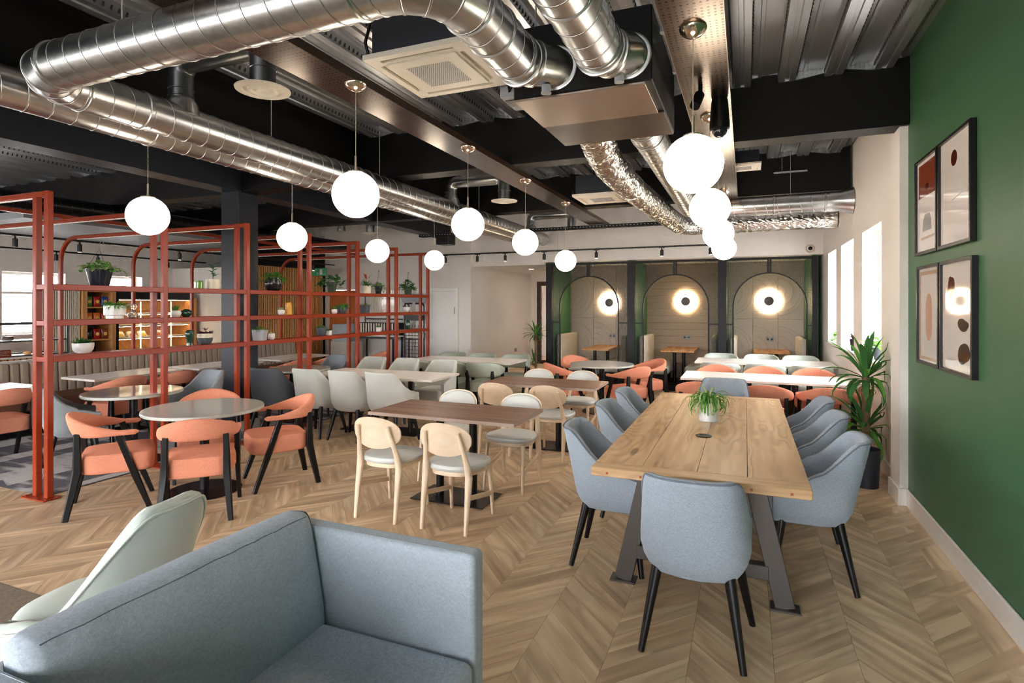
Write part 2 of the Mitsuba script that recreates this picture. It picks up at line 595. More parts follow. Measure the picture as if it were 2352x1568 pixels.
struct('wall_rear', wall_y(-3.9, -3.6, -12.8, 1.55, -.1, 3.8, [(a, b, .2, 2.9) for a, b in WB]), 'white_paint')
struct('wall_back', wall_y(11.2, 11.45, -9.62, -5.6, -.1, 3.8, [(-9.5, -8.7, -.1, 2.02)]), 'white_paint')
struct('wall_corridor', cbox(-5.85, -5.6, 11.2, 15.2, -.1, 3.8), 'white_paint')
struct('bulkhead', cat(cbox(-5.6, -3.9, 11.3, 11.55, 2.5, 3.8), cbox(-3.9, 1.27, 11.3, 11.5, 2.545, 3.8)), 'white_paint', label='white bulkhead above the booths')
struct('ceiling_corridor', cbox(-5.6, -3.88, 11.55, 15.2, 2.5, 2.6), 'white_paint')
struct('wall_corridor_end', wall_y(15.0, 15.2, -5.6, -3.88, -.1, 2.5, [(-5.42, -4.1, -.1, 2.3)]), 'white_paint')
struct('wall_booth_left', cbox(-3.88, -3.76, 12.7, 15.2, -.1, 2.6), 'white_paint')
struct('wall_lobby', cat(cbox(-6.2, -3.2, 17.2, 17.4, -.1, 2.7), cbox(-6.2, -6.0, 15.2, 17.2, -.1, 2.7), cbox(-3.4, -3.2, 15.2, 17.2, -.1, 2.7)), 'white_paint', label='pale lobby walls beyond the far glass door')
struct('ceiling_lobby', cbox(-6.2, -3.2, 15.2, 17.4, 2.6, 2.7), 'white_paint')
struct('floor_lobby', cbox(-6.2, -3.2, 16, 17.4, -.15, 0), 'beige_board')
struct('wall_back_far', cbox(-12.8, -9.62, 11.2, 11.45, -.1, 3.8), 'white_paint')
struct('wall_kitchen', cbox(-12.5, -9.62, 9.3, 9.5, -.1, 2.5), 'white_paint')
struct('wall_slatted', cbox(-9.9, -9.62, 9.05, 11.4, -.1, 3.0), 'black_paint')
for i, (a, b) in enumerate(WR + WL + WB):
    right, left = i < 3, 3 <= i < 8
    z0, z1 = (1.03, 2.50) if right else (1.1, 2.27) if left else (.2, 2.9)
    fr, f = [], .045

    def at(u0, u1, v0, v1, t0=-.03, t1=.03):
        if right:
            return cbox(1.46 + t0, 1.46 + t1, u0, u1, v0, v1)
        if left:
            return cbox(-12.72 + t0, -12.72 + t1, u0, u1, v0, v1)
        return cbox(u0, u1, -3.82 + t0, -3.82 + t1, v0, v1)
    fr = [at(a, a + f, z0, z1), at(b - f, b, z0, z1), at(a + f, b - f, z0, z0 + f), at(a + f, b - f, z1 - f, z1)]
    if left:
        fr.append(at(a + f, b - f, 1.86, 1.90))
    if not right and not left:
        fr += [at((a + b) / 2 - f / 2, (a + b) / 2 + f / 2, z0 + f, z1 - f)]
    kk = struct(f'window_{i + 1}', cat(*fr), 'white_gloss' if right or left else 'charcoal_paint')
    put(kk + '__pane', at(a + f, b - f, z0 + f, z1 - f, 0, .0005), 'pane_glass', False)
    if right:
        put(kk + '__sill', cbox(1.25, 1.46, a - .0, b + .0, 1.03, 1.05, .004), 'white_gloss')
for i, m in enumerate([cbox(1.222, 1.24, -3.6, 5.55, 0, .145, .006),
                       cat(cbox(1.162, 1.18, 5.532, 5.878, 0, .145, .004), cbox(1.18, 1.24, 5.532, 5.55, 0, .145, .004)),
                       cbox(1.252, 1.27, 5.878, 11.3, 0, .145, .006), cbox(-5.6, -5.582, 11.2, 15, 0, .13, .006),
                       cbox(-8.7, -5.582, 11.18, 11.2, 0, .13, .006)]):
    struct(f'baseboard_{["right", "pilaster", "right_far", "corridor", "back"][i]}', m, 'white_gloss')

# doors
kk = struct('door_1', cat(cbox(-6.9, -5.98, 11.155, 11.195, 0, 1.95, .003)), 'white_gloss', label='white flush door in the far white wall')
put(kk + '__frame', cat(cbox(-6.98, -6.9, 11.14, 11.2, 0, 2.03, .004), cbox(-5.98, -5.90, 11.14, 11.2, 0, 2.03, .004), cbox(-6.9, -5.98, 11.14, 11.2, 1.95, 2.03, .004)), 'white_gloss')
put(kk + '__hinge', cbox(-5.985, -5.97, 11.138, 11.155, 1.45, 1.6), 'steel')
put(kk + '__handle', cat(rod((-6.82, 11.155, 1.0), (-6.82, 11.10, 1.0), .01), rod((-6.82, 11.10, 1.0), (-6.70, 11.10, 1.0), .01)), 'steel')
kk = struct('door_2', cbox(-9.5, -8.7, 11.22, 11.27, 0, 2.0, .003), 'door_wood', label='orange timber door beside the slatted wall')
put(kk + '__handle', rod((-8.8, 11.2, .9), (-8.8, 11.2, 1.3), .012), 'steel')
kk = struct('door_3', cat(cbox(-5.42, -5.30, 14.98, 15.06, 0, 2.3), cbox(-4.22, -4.1, 14.98, 15.06, 0, 2.3), cbox(-5.30, -4.22, 14.98, 15.06, 2.18, 2.3), cbox(-5.30, -4.22, 14.98, 15.06, 0, .1)), 'brown_paint', label='dark framed glass door at the end of the corridor')
put(kk + '__pane', cbox(-5.30, -4.22, 15.01, 15.0105, .1, 2.18), 'pane_glass', False)
# wall sockets on the corridor wall
for y in (13.4, 13.75):
    single('wall_socket', cbox(-5.6, -5.588, y, y + .15, .42, .51, .003), 'unit_grey' if y > 13.5 else 'white_gloss', 'grey socket plate low on the corridor wall' if y > 13.5 else 'white socket plate low on the corridor wall, nearer the tables', 'socket')

# ---------------------------------------------------------------- structure: ceiling deck and beams
struct('ceiling', cbox(-12.8, 1.5, -3.9, 11.5, 3.70, 3.85), 'galvanised_dark')
RP = .36


def deck_mesh(w, y0, y1):
    """a sheet of trapezoidal deck, its ribs along y: a folded strip with thickness"""
    xs, zs = [], []
    for i in range(int(round(w / RP))):
        o = i * RP
        for dx, z in ((0, 3.69), (.095, 3.69), (.108, 3.61), (.155, 3.61), (.16, 3.622), (.188, 3.622), (.193, 3.61), (.242, 3.61), (.255, 3.69), (.30, 3.69), (.305, 3.68), (.33, 3.68), (.335, 3.69)):
            xs.append(o + dx), zs.append(z)
    xs.append(w), zs.append(3.69)
    low = np.column_stack([xs, zs])
    ring = np.vstack([low, (low + [0, .004])[::-1]])
    R = np.array([[(x, y, z) for x, z in ring] for y in (y0, y1)])
    m = rings_mesh(R)
    if m.volume < 0:
        m.invert()
    return m


BAYS = [(-3.6, 5.5), (5.75, 8.32), (8.57, 11.3)]
SW = 3 * RP
for y0, y1 in BAYS:
    d = mikit.ply(deck_mesh(SW, y0, y1), 'm_deck', False)
    x = 1.24 - SW
    while x > -12.6:
        scene[nk('ceiling__deck_sheet')] = {**d, 'to_world': T().translate([x + .0008, 0, 0])}
        x -= SW
# the pressed slots along the deck's webs
Vb, Fb = cbox(-.0035, .0035, -.0065, .0065, -.026, .026).vertices, cbox(-.0035, .0035, -.0065, .0065, -.026, .026).faces
Vs, Fs, off = [], [], 0
for y0, y1 in ((1.8, 5.5), BAYS[1]):
    ys = np.arange(y0 + .05, y1 - .03, .052)
    x = 1.24 - RP
    while x > -9.5:
        for dx, lean in ((.1015, -.16), (.2485, .16)):
            c, s = math.cos(lean), math.sin(lean)
            W = np.column_stack([Vb[:, 0] * c - Vb[:, 2] * s, Vb[:, 1] + Vb[:, 2] * .25, Vb[:, 0] * s + Vb[:, 2] * c])
            P = np.array([[x + dx, yy, 3.65] for yy in ys])
            Vs.append((P[:, None] + W[None]).reshape(-1, 3))
            Fs.append((Fb[None] + (np.arange(len(ys)) * len(Vb))[:, None, None] + off).reshape(-1, 3))
            off += len(Vs[-1])
        x -= RP
put('ceiling__pressed_slot', (np.vstack(Vs), np.vstack(Fs)), 'deck_slot', False)
labels['ceiling__pressed_slot'] = {'kind': 'stuff', 'label': 'small dark slots pressed into the ribbed metal deck'}
for y0, y1, lab in ((5.5, 5.75, 'black boxed beam across the ceiling, meeting the white pilaster'), (8.32, 8.57, 'black boxed beam across the ceiling, nearer the booths')):
    struct('beam', cbox(-12.5, 1.24, y0, y1, 3.13, 3.72, .006), 'black_paint', label=lab)
struct('beam', cbox(-4.5, -4.24, -3.6, 8.3, 3.135, 3.715, .006), 'black_paint', label='black beam running into the room above the ducts')
struct('beam', cbox(-6.42, -6.1, -3.6, 11.2, 3.14, 3.72, .006), 'charcoal_paint', label='dark boxed beam running into the room')
struct('ceiling_soffit', cbox(-12.5, -4.5, -3.6, 2.6, 3.45, 3.6), 'black_paint')
kk = struct('column', cbox(-6.42, -6.1, 5.46, 5.78, 0, 3.2, .006), 'charcoal_paint', label='dark square column behind the red shelving')
put(kk + '__skirting', cat(cbox(-6.435, -6.085, 5.445, 5.795, 0, .13, .004)), 'white_gloss')
struct('ceiling_kitchen', cbox(-12.5, -9.9, 5.0, 11.2, 2.95, 3.05), 'unit_grey')


# ---------------------------------------------------------------- chairs
def band_chair(arm=True):
    """open armchair: upholstered band on a black frame (arm: padded arms run forward; else a tall wrapping back)"""
    k = Kit()
    hw, hd = (.27, .25) if arm else (.27, .27)
    th = np.linspace(-1, 1, 45)
    R = []
    for s in th:
        a = abs(s)
        arc = .62 if arm else .74
        if a < arc:
            t = a / arc * PI / 2
            x, y = hw * math.sin(t) * (1 if s > 0 else -1), -hd * math.cos(t) ** .85 - .02
        else:
            x, y = hw * (1 if s > 0 else -1), -.02 + (a - arc) / (1 - arc) * (.20 if arm else .10)
        if arm:
            w = (1 - sstep(.0, .78, a)) ** .8
            hgt, thk = .042 + .138 * w, .042 + .026 * w
            zc = .645 + .061 * w
            lean = -.03 * w
        else:
            w = 1 - sstep(.35, 1.0, a)
            hgt, thk = .075 + .155 * w, .045 + .01 * w
            zc = .655 + .015 * w
            lean = -.03 * w
        # plan normal
        if a < arc:
            t = a / arc * PI / 2
            n = np.array([math.sin(t) * (1 if s > 0 else -1), -math.cos(t)])
        else:
            n = np.array([1.0 if s > 0 else -1.0, 0])
        end = sstep(1.0, .95, a) if a > .95 else 1.0
        end = .35 + .65 * end
        ring = []
        for q in np.arange(16) / 16 * 2 * PI:
            ex, ez = np.sign(math.cos(q)) * abs(math.cos(q)) ** .75, np.sign(math.sin(q)) * abs(math.sin(q)) ** .75
            o = ex * thk / 2 * end
            zz = ez * hgt / 2 * end
            ring.append([x + n[0] * (o), y + n[1] * o + lean * (zz / .1), zc + zz])
        R.append(ring)
    m = rings_mesh(R)
    if m.volume < 0:
        m.invert()
    k.add('backrest', m, 'coral', True)
    o = ell(.245, .25, 48, 5.0, 0, .035)
    o[:, 0] *= 1 + .08 * o[:, 1] / .25
    k.add('seat', pad(o, [(.95, .325), (.99, .335), (1.0, .36), (1.005, .43), (.99, .458), (.955, .474), (.75, .486), (.3, .49)]), 'coral', 40)
    for s in (-1, 1):
        k.add('rear_leg', barpath([(s * .245, -.295, 0), (s * .222, -.245, .24), (s * .212, -.222, .36), (s * .21, -.222, .47), (s * .205, -.225, .655)], [.036, .048, .052, .048, .038], [.042, .056, .062, .054, .042]), 'black_satin')
        k.add('front_leg', barpath([(s * .268, .262, 0), (s * .262, .155, .30), (s * .262, .04 if arm else .0, .64)], [.03, .038, .04], [.034, .05, .046]), 'black_satin')
    return k


def tub_chair(fabric='blue_fabric', piping=True):
    """upholstered tub chair on four splayed black legs"""
    k = Kit()
    N = 49
    S = np.linspace(-1, 1, N)
    t0 = .043
    R, rim = [], []
    for s in S:
        a, sg = abs(s), (1 if s > 0 else -1)
        arc = .66
        if a < arc:
            t = a / arc * PI / 2
            ct, st = math.cos(t), math.sin(t)
            x, y = .262 * st ** .76 * sg, -.25 * ct ** .58 + .0
            n = np.array([st * sg, -ct])
        else:
            x, y = .262 * sg, (a - arc) / (1 - arc) * .20
            n = np.array([sg * 1.0, 0])
        top = .62 + .245 * (1 - sstep(.37, .76, a)) - .035 * sstep(.75, 1, a)
        bot = .365
        ring = []

        def P(off, z):
            f = max(0, (z - .50) / .38)
            back = 1 - sstep(.3, .8, a)
            cx = x * (1 - .09 * f)
            inset = .06 * max(0, 1 - (z - bot) / .15) ** 2.2
            return [cx + n[0] * (off - inset), y + n[1] * (off - inset) - .085 * f * back, z]
        for z in (bot, bot + .012, bot + .035, bot + .07, bot + .12, .54, (.54 + top) / 2, top - .03, top - .010):
            ring.append(P(0, z))
        ring.append(P(-.012, top))
        ring.append(P(-t0 + .010, top))
        for z in (top - .012, top - .05, (.54 + top) / 2, .52, .46, .39):
            ring.append(P(-t0 - (.012 if z < .6 else 0), z))
        R.append(ring)
        rim.append(P(.001, top - .006))
    R = np.array(R)
    m = rings_mesh(R)
    if m.volume < 0:
        m.invert()
    sh = k.add('backrest', m, fabric, 50)
    if piping:
        k.add(sh + '__piping', cat(tube(rim, .0045, 6), tube([R[0][j] for j in range(8)], .004, 6), tube([R[-1][j] for j in range(8)], .004, 6)), 'piping_dark', True)
    o = np.vstack([[(.212 * math.sin(t), -.20 * abs(math.cos(t)) ** .7) for t in np.linspace(-PI / 2, PI / 2, 22)], [(.215, .10), (.218, .2), (.205, .235), (.17, .25), (0, .258), (-.17, .25), (-.205, .235), (-.218, .2), (-.215, .10)]])
    k.add('seat', pad(o, [(.9, .355), (.97, .365), (1, .39), (1, .465), (.985, .487), (.94, .50), (.7, .508), (.3, .51)]), fabric, 40)
    for sx in (-1, 1):
        k.add('leg', tube([(sx * .165, -.15, .39), (sx * .226, -.235, .012), (sx * .228, -.238, 0)], [.027, .0155, .0155], 14), 'black_satin')
        k.add('leg', tube([(sx * .185, .15, .38), (sx * .258, .205, .012), (sx * .26, .207, 0)], [.027, .0155, .0155], 14), 'black_satin')
    return k


def beech_chair():
    """beech chair with an oval plywood back, upholstered on the front, and a round-cornered pad"""
    k = Kit()
    o = ell(.212, .125, 44, 2.25)

    def curved(sc, y0, y1, bulge=0):
        R = []
        for f, y in ((.0, y1 + bulge), (.5, y1 + bulge), (.86, y1 + bulge * .8), (.97, y1 + bulge * .3), (1, y1), (1, y0), (.97, y0), (.5, y0), (.0, y0)):
            q = o * sc * max(f, .001)
            yy = y + 1.15 * q[:, 0] ** 2
            R.append(np.column_stack([q[:, 0], yy - .18 * q[:, 1] * 1, q[:, 1] + .678]))
        m = rings_mesh(R, True, False)
        if m.volume < 0:
            m.invert()
        return m
    k.add('backrest', curved(1, -.262, -.250), 'beech', 40)
    k.add('backrest__pad', curved(.93, -.2498, -.243, .014), 'seat_leather', 40, label='pale padded front of the backrest')
    so = ell(.225, .215, 40, 2.7, 0, .0)
    so[:, 0] *= 1 + .10 * so[:, 1] / .2
    k.add('seat', pad(so, [(.90, .428), (.97, .434), (1, .45), (.995, .462), (.96, .475), (.8, .485), (.4, .488)]), 'seat_leather', 40)
    k.add('seat_frame', pad(so * .9, [(.93, .392), (1, .398), (1, .428)]), 'beech', 40)
    for s in (-1, 1):
        k.add('rear_leg', tube([(s * .182, -.238, 0), (s * .182, -.213, .2), (s * .180, -.182, .40), (s * .170, -.198, .5), (s * .135, -.270, .735)], [.014, .019, .025, .0195, .010], 12, flat=(1, 1.15)), 'beech')
        k.add('front_leg', tube([(s * .185, .232, 0), (s * .172, .185, .42)], [.013, .021], 12), 'beech')
        k.add('stretcher', bar((s * .183, .215, .175), (s * .180, -.2, .255), .014, .035), 'beech')
    return k


CORAL, BAND, TUB, TUBP, BEECH = band_chair(True), band_chair(False), tub_chair('sage_fabric', False), tub_chair('blue_fabric', True), beech_chair()

g = 'coral armchairs with black legs'
for x, y, dx, dy, lab in [
    (-4.82, 3.07, .59, .81, 'coral armchair left of the near round grey table, in front of the red shelving end'),
    (-4.05, 3.25, -.70, .72, 'coral armchair with its back to us in front of the near round table'),
    (-4.055, 4.09, -.55, -.83, 'coral armchair right of the near round table, turned towards it'),
    (-4.86, 4.0, .72, -.68, 'coral armchair mostly hidden behind the near round table'),
    (-7.28, 3.45, -1, .05, 'coral chair cut by the left edge, at the nearest white banquette table'),
    (-7.2, 4.62, -1, 0, 'coral chair behind the round table in the shelving, nearer of two at its white table'),
    (-7.12, 5.25, -1, 0, 'coral chair behind the grey-blue tub chair, farther of two at its white table'),
    (-6.98, 5.95, -1, -.1, 'coral chair partly hidden by the left side of the dark column'),
    (-6.9, 7.2, -1, 0, 'coral chair just right of the dark column, at the farthest white banquette table'),
    (-6.85, 7.95, -1, 0, 'coral chair by the farthest white banquette table, below the slatted wall'),
    (-6.35, 8.65, -.6, -.8, 'coral chair farthest along the banquette, in front of the orange door'),
    (-2.52, 8.18, .7, .7, 'coral armchair left of the far round table, its back towards us'),
    (-2.56, 9.15, .7, -.7, 'coral armchair behind the far round table, facing us'),
    (-1.56, 8.2, -.8, .6, 'coral armchair nearest on the right of the far round table'),
    (-1.46, 9.12, -.75, -.65, 'coral armchair behind on the right of the far round table'),
    (-.47, 6.98, .05, 1, 'coral chair left of the grey tub chair, at the near white table by the windows'),
    (.2, 6.95, 0, 1, 'coral chair in the middle of the near side of the white table by the windows'),
    (.82, 6.98, -.03, 1, 'coral chair beside the yucca, right on the near side of the white table'),
    (-.38, 8.40, 0, -1, 'coral chair on the left of the far side of the near white window table'),
    (.24, 8.42, 0, -1, 'coral chair in the middle of the far side of the near white window table'),
    (.85, 8.42, 0, -1, 'coral chair on the right of the far side of the near white window table')]:
    CORAL.place('dining_armchair', lab, 'chair', (x, y, 0), face(dx, dy), g)
g = 'pale green leather chairs with wrapped backs'
for x, y, dy, lab in [
    (-4.95, 7.95, 1, 'pale green chair left on the near side of the far white table'),
    (-4.33, 7.95, 1, 'pale green chair in the middle of the near side of the far white table'),
    (-3.72, 7.97, 1, 'pale green chair right on the near side of the far white table'),
    (-4.9, 8.92, -1, 'pale green chair left on the far side of the far white table'),
    (-4.3, 8.92, -1, 'pale green chair in the middle of the far side of the far white table'),
    (-3.68, 8.95, -1, 'pale green chair right on the far side of the far white table'),
    (-.36, 9.32, 1, 'pale green chair left on the near side of the farther white window table'),
    (.27, 9.32, 1, 'pale green chair in the middle of the near side of the farther white window table'),
    (.88, 9.32, 1, 'pale green chair right on the near side of the farther white window table'),
    (-.40, 10.58, -1, 'pale green chair left on the booth side of the farther white window table'),
    (.25, 10.58, -1, 'pale green chair in the middle of the booth side of the farther white window table'),
    (.86, 10.58, -1, 'pale green chair right on the booth side of the farther white window table')]:
    BAND.place('dining_chair', lab, 'chair', (x, y, 0), face(0, dy), g, {'coral': 'olive_leather' if x < -2 else 'sage_leather'})
g = 'blue-grey tub chairs around the timber table'
for x, y, dx, dy, lab in [
    (-.23, 2.98, .02, 1, 'blue-grey tub chair with its back to us at the near end of the timber table'),
    (-.80, 3.72, 1, .05, 'blue-grey tub chair nearest on the left of the timber table'),
    (-.80, 4.58, 1, 0, 'blue-grey tub chair in the middle on the left of the timber table'),
    (-.80, 5.33, 1, 0, 'blue-grey tub chair farthest on the left of the timber table'),
    (.36, 3.95, -1, .04, 'blue-grey tub chair nearest on the right of the timber table'),
    (.36, 4.72, -1, 0, 'blue-grey tub chair in the middle on the right of the timber table'),
    (.36, 5.42, -1, 0, 'blue-grey tub chair farthest on the right of the timber table'),
    (-.21, 6.24, 0, -1, 'blue-grey tub chair at the far end of the timber table, behind the spider plant')]:
    TUBP.place('tub_chair', lab, 'chair', (x, y, 0), face(dx, dy), g)
g = 'pale grey tub chairs at the white table'
for x, y, dy, lab in [
    (-5.06, 5.78, 1, 'pale grey tub chair left on the near side of the middle white table'),
    (-4.5, 5.78, 1, 'pale grey tub chair in the middle of the near side of the middle white table'),
    (-3.97, 5.80, 1, 'pale grey tub chair right on the near side of the middle white table'),
    (-5.2, 6.9, -1, 'pale grey tub chair left on the far side of the middle white table'),
    (-4.62, 6.9, -1, 'pale grey tub chair in the middle of the far side of the middle white table'),
    (-4.0, 6.9, -1, 'pale grey tub chair right on the far side of the middle white table')]:
    TUB.place('tub_chair', lab, 'chair', (x, y, 0), face(.03 * dy, dy), g)
for x, y, dx, dy, m, lab in [
    (-6.28, 3.60, .45, .9, 'grey_fabric', 'grey-blue tub chair seen from behind between the red posts and a coral armchair'),
    (-6.0, 4.72, -.15, -1, 'grey_fabric', 'grey-blue tub chair beyond the round table in the red shelving'),
    (-5.63, 5.62, -.2, 1, 'dark_fabric', 'charcoal tub chair seen from behind beside the dark column'),
    (-5.97, 6.98, -.1, -.8, 'grey_fabric', 'grey-blue tub chair beyond the wood-reflecting round table past the column')]:
    TUB.place('tub_chair', lab, 'chair', (x, y, 0), face(dx, dy), None, {'sage_fabric': m})
g = 'beech chairs with oval backs'
for x, y, dy, lab in [
    (-2.63, 3.855, 1, 'beech chair left on the near side of the near brown table'),
    (-2.035, 3.86, 1, 'beech chair right on the near side of the near brown table'),
    (-2.66, 4.82, -1, 'beech chair left on the far side of the near brown table, pale padded back'),
    (-1.98, 4.82, -1, 'beech chair right on the far side of the near brown table, pale padded back'),
    (-2.56, 5.93, 1, 'beech chair left on the near side of the farther brown table'),
    (-1.96, 5.95, 1, 'beech chair right on the near side of the farther brown table'),
    (-2.54, 6.88, -1, 'beech chair left on the far side of the farther brown table, pale padded back'),
    (-1.94, 6.88, -1, 'beech chair right on the far side of the farther brown table, pale padded back')]:
    BEECH.place('beech_chair', lab, 'chair', (x, y, 0), face(0, dy), g)

# ---------------------------------------------------------------- tables


def plate_table(w, d, top, edge, h=.75, th=.028, cols=2, plate=(.68, .4)):
    k = Kit()
    b = cbox(-w / 2, w / 2, -d / 2, d / 2, h - th, h, .0025)
    if top == 'walnut_top':
        k.add('table_top', b, top, False, uv=np.column_stack([b.vertices[:, 0], b.vertices[:, 1] + 41]))
        k.add('table_top__edging', cat(cbox(-w / 2 - .001, w / 2 + .001, -d / 2 - .001, -d / 2 + .0005, h - th, h - .0015), cbox(-w / 2 - .001, w / 2 + .001, d / 2 - .0005, d / 2 + .001, h - th, h - .0015), cbox(-w / 2 - .001, -w / 2 + .0005, -d / 2, d / 2, h - th, h - .0015), cbox(w / 2 - .0005, w / 2 + .001, -d / 2, d / 2, h - th, h - .0015)), edge)
    else:
        k.add('table_top', b, top)
    for i in range(cols):
        x = (i - (cols - 1) / 2) * (plate[0] - .36 if cols == 2 else 0)
        k.add('column', cat(rod((x, 0, .012), (x, 0, h - th - .01), .034, n=20), cbox(x - .17, x + .17, -.17, .17, h - th - .012, h - th - .0005, .004)), 'black_satin')
    k.add('base_plate', cat(cbox(-plate[0] / 2, plate[0] / 2, -plate[1] / 2, plate[1] / 2, .006, .016, .003), *[rod((sx * (plate[0] / 2 - .03), sy * (plate[1] / 2 - .03), 0), (sx * (plate[0] / 2 - .03), sy * (plate[1] / 2 - .03), .008), .012) for sx in (-1, 1) for sy in (-1, 1)]), 'black_satin')
    return k


BR = plate_table(1.34, .67, 'walnut_top', 'walnut_edge')
BR.place('dining_table', 'brown rectangular table nearest us with the beech chairs', 'table', (-2.3, 4.325, 0), 0, 'brown tables with beech chairs')
BR.place('dining_table', 'farther brown rectangular table, behind the first one', 'table', (-2.17, 6.3, 0), 0, 'brown tables with beech chairs')
WT = plate_table(1.82, .74, 'table_white', 'table_white', plate=(1.15, .4))
WT.place('dining_table', 'white rectangular table among the pale grey tub chairs', 'table', (-4.4, 6.27, 0), 1)
WT.place('dining_table', 'far white rectangular table among pale green chairs beside the white wall', 'table', (-4.26, 8.43, 0), 0)
WW = plate_table(2.0, .80, 'table_white', 'table_white', plate=(1.3, .4))
WW.place('dining_table', 'long white table by the windows with coral chairs', 'table', (.25, 7.72, 0), 0)
WW.place('dining_table', 'farther long white table by the windows with pale green chairs', 'table', (.25, 9.85, 0), 0)
WBT = plate_table(.66, 1.16, 'table_white', 'table_white', cols=1, plate=(.42, .42))
for y, lab in ((3.30, 'white table at the left edge by the banquette'), (4.98, 'white banquette table behind the first shelving bay'), (6.30, 'white banquette table left of the dark column'), (7.70, 'white banquette table right of the dark column')):
    WBT.place('dining_table', lab, 'table', (-7.60 + (.12 if y > 5.5 else 0) + (.12 if y > 7 else 0), y, 0), 0, 'white tables along the banquette')


def round_table(r):
    k = Kit()
    k.add('table_top', lathe([(0, .746), (r - .012, .746), (r - .003, .744), (r - .002, .742)], 64), 'table_grey', 30)
    k.add('table_top__edging', lathe([(r - .02, .7405), (r - .001, .741), (r, .739), (r, .719), (r - .004, .715), (r - .02, .714), (0, .714)], 64), 'table_edge', 30)
    k.add('column', cat(rod((0, 0, .012), (0, 0, .71), .038, n=24), lathe([(0, .70), (.16, .703), (.16, .713), (0, .713)], 24)), 'black_satin')
    k.add('base_plate', lathe([(0, 0), (r * .62, 0), (r * .62, .008), (r * .60, .013), (.05, .018), (0, .018)], 48), 'black_satin')
    return k


round_table(.49).place('round_table', 'round grey table nearest us with four coral armchairs', 'table', (-4.47, 3.63, 0))
round_table(.46).place('round_table', 'round grey table seen through the first shelving bay', 'table', (-6.0, 4.02, 0))
round_table(.43).place('round_table', 'round table reflecting the slatted wall, just right of the column', 'table', (-5.95, 6.38, 0))
round_table(.49).place('round_table', 'far round grey table in front of the booths', 'table', (-2.06, 8.65, 0))

# the long timber table
k = Kit()
X0, X1, Y0, Y1, ZT, TH = -.79, .30, 3.06, 5.93, .765, .048
bd = .12
xs = [X0, X0 + .26, X0 + .55, X0 + .80, X1]
for i, (a, b) in enumerate(zip(xs, xs[1:])):
    m = cbox(a + .0012, b - .0012, Y0 + bd + .0012, Y1 - bd - .0012, ZT - TH, ZT - .0008 * (i % 2), .0025)
    k.add('plank', m, 'oak_top', False, uv=np.column_stack([m.vertices[:, 1] + i * .7, m.vertices[:, 0] + 1 + 10 * (i * 3 + 2)]))
for i, (a, b) in enumerate(((Y0, Y0 + bd), (Y1 - bd, Y1))):
    m = cbox(X0, X1, a, b, ZT - TH, ZT, .004)
    bb = k.add('end_board', m, 'oak_top', False, uv=np.column_stack([m.vertices[:, 0], m.vertices[:, 1] + m.vertices[:, 2] + 1 + 10 * (30 + i)]))
    yy = a if i == 0 else b
    k.add(bb + '__peg', cat(*[cbox(x - .0065, x + .0065, yy - .0015, yy + .0015, ZT - .034, ZT - .021, .0008) for x in np.linspace(X0 + .09, X1 - .09, 6)]), 'door_wood', kind='stuff')
for y in (3.42, 5.55):
    for s, xb, xt in ((-1, -.68, -.52), (1, .20, .04)):
        k.add('leg', bar((xb, y, .012), (xt, y, ZT - TH - .008), .10, .055, c=.05), 'steel')
        k.add('foot_plate', cbox(xb - .075, xb + .075, y - .05, y + .05, 0, .012, .002), 'steel')
    k.add('cross_rail', cbox(-.60, .12, y - .03, y + .03, .15, .23, .004), 'steel')
    k.add('top_plate', cbox(-.62, .14, y - .06, y + .06, ZT - TH - .010, ZT - TH - .001, .001), 'steel')
k.place('timber_table', 'long rustic timber table with planked top and steel legs', 'table')
single('table_grommet', lathe([(0, 0), (.052, 0), (.055, .002), (.052, .005), (.030, .005), (.028, .0035), (0, .0035)], 32), 'black_satin', 'black round cable grommet set in the timber table top', 'cable grommet', loc=(-.262, 4.06, ZT))

# ---------------------------------------------------------------- sofa and lounge chair in the foreground
k = Kit()
k.add('base', cush(-1.74, -.86, .70, 1.80, .14, .30, .03), 'sofa_fabric', 40)
k.add('back_frame', cush(-1.80, -1.66, .70, 1.80, .14, .74, .035), 'sofa_fabric', 40)
for nm, y0, y1 in (('arm', 1.732, 1.818), ('arm', .70, .785)):
    am = cush(-1.72, -.855, y0, y1, .14, .80, .022)
    p = k.add(nm, am, 'sofa_fabric', 40)
    yy = y0 + .018 if y0 > 1 else y1 - .018
    k.add(p + '__seam', tube([(-1.70, yy, .7995), (-.90, yy, .7995), (-.877, yy, .795), (-.862, yy, .782), (-.858, yy, .76), (-.8575, yy, .2)], .0015, 6), 'sofa_fabric', True)
# back cushion: leaning, crowned
NX, NZ = 30, 22
R = []
for i in range(NX + 1):
    v = i / NX
    y = .79 + v * .955
    e = math.sin(PI * v) ** .16 if 0 < v < 1 else 0
    ring = []
    for q in np.arange(36) / 36 * 2 * PI:
        c, s = math.cos(q), math.sin(q)
        a, b = np.sign(c) * abs(c) ** .5, np.sign(s) * abs(s) ** .42
        thick = .085 * (.5 + .5 * e)
        wr = .0035 * math.sin(38 * v + 3 * math.sin(9 * v)) * max(0, b) ** 2 * (1 if a > 0 else .3)
        hx = a * thick + wr
        hz = b * .225 * (.95 + .05 * e)
        lean = -.20
        ring.append([-1.575 + hx + lean * hz, y, .635 + hz])
    R.append(ring)
m = rings_mesh(R)
if m.volume < 0:
    m.invert()
bc = k.add('back_cushion', m, 'sofa_fabric', True)
k.add(bc + '__seam', tube([R[i][6] for i in range(1, NX)], .0018, 6), 'piping_dark', True)
sc = k.add('seat_cushion', cush(-1.50, -.845, .79, 1.728, .295, .455, .035), 'sofa_fabric', 40)
for x in (-1.66, -.95):
    for y in (.76, 1.74):
        k.add('leg', rod((x, y, 0), (x, y, .15), .014, .02), 'black_satin')
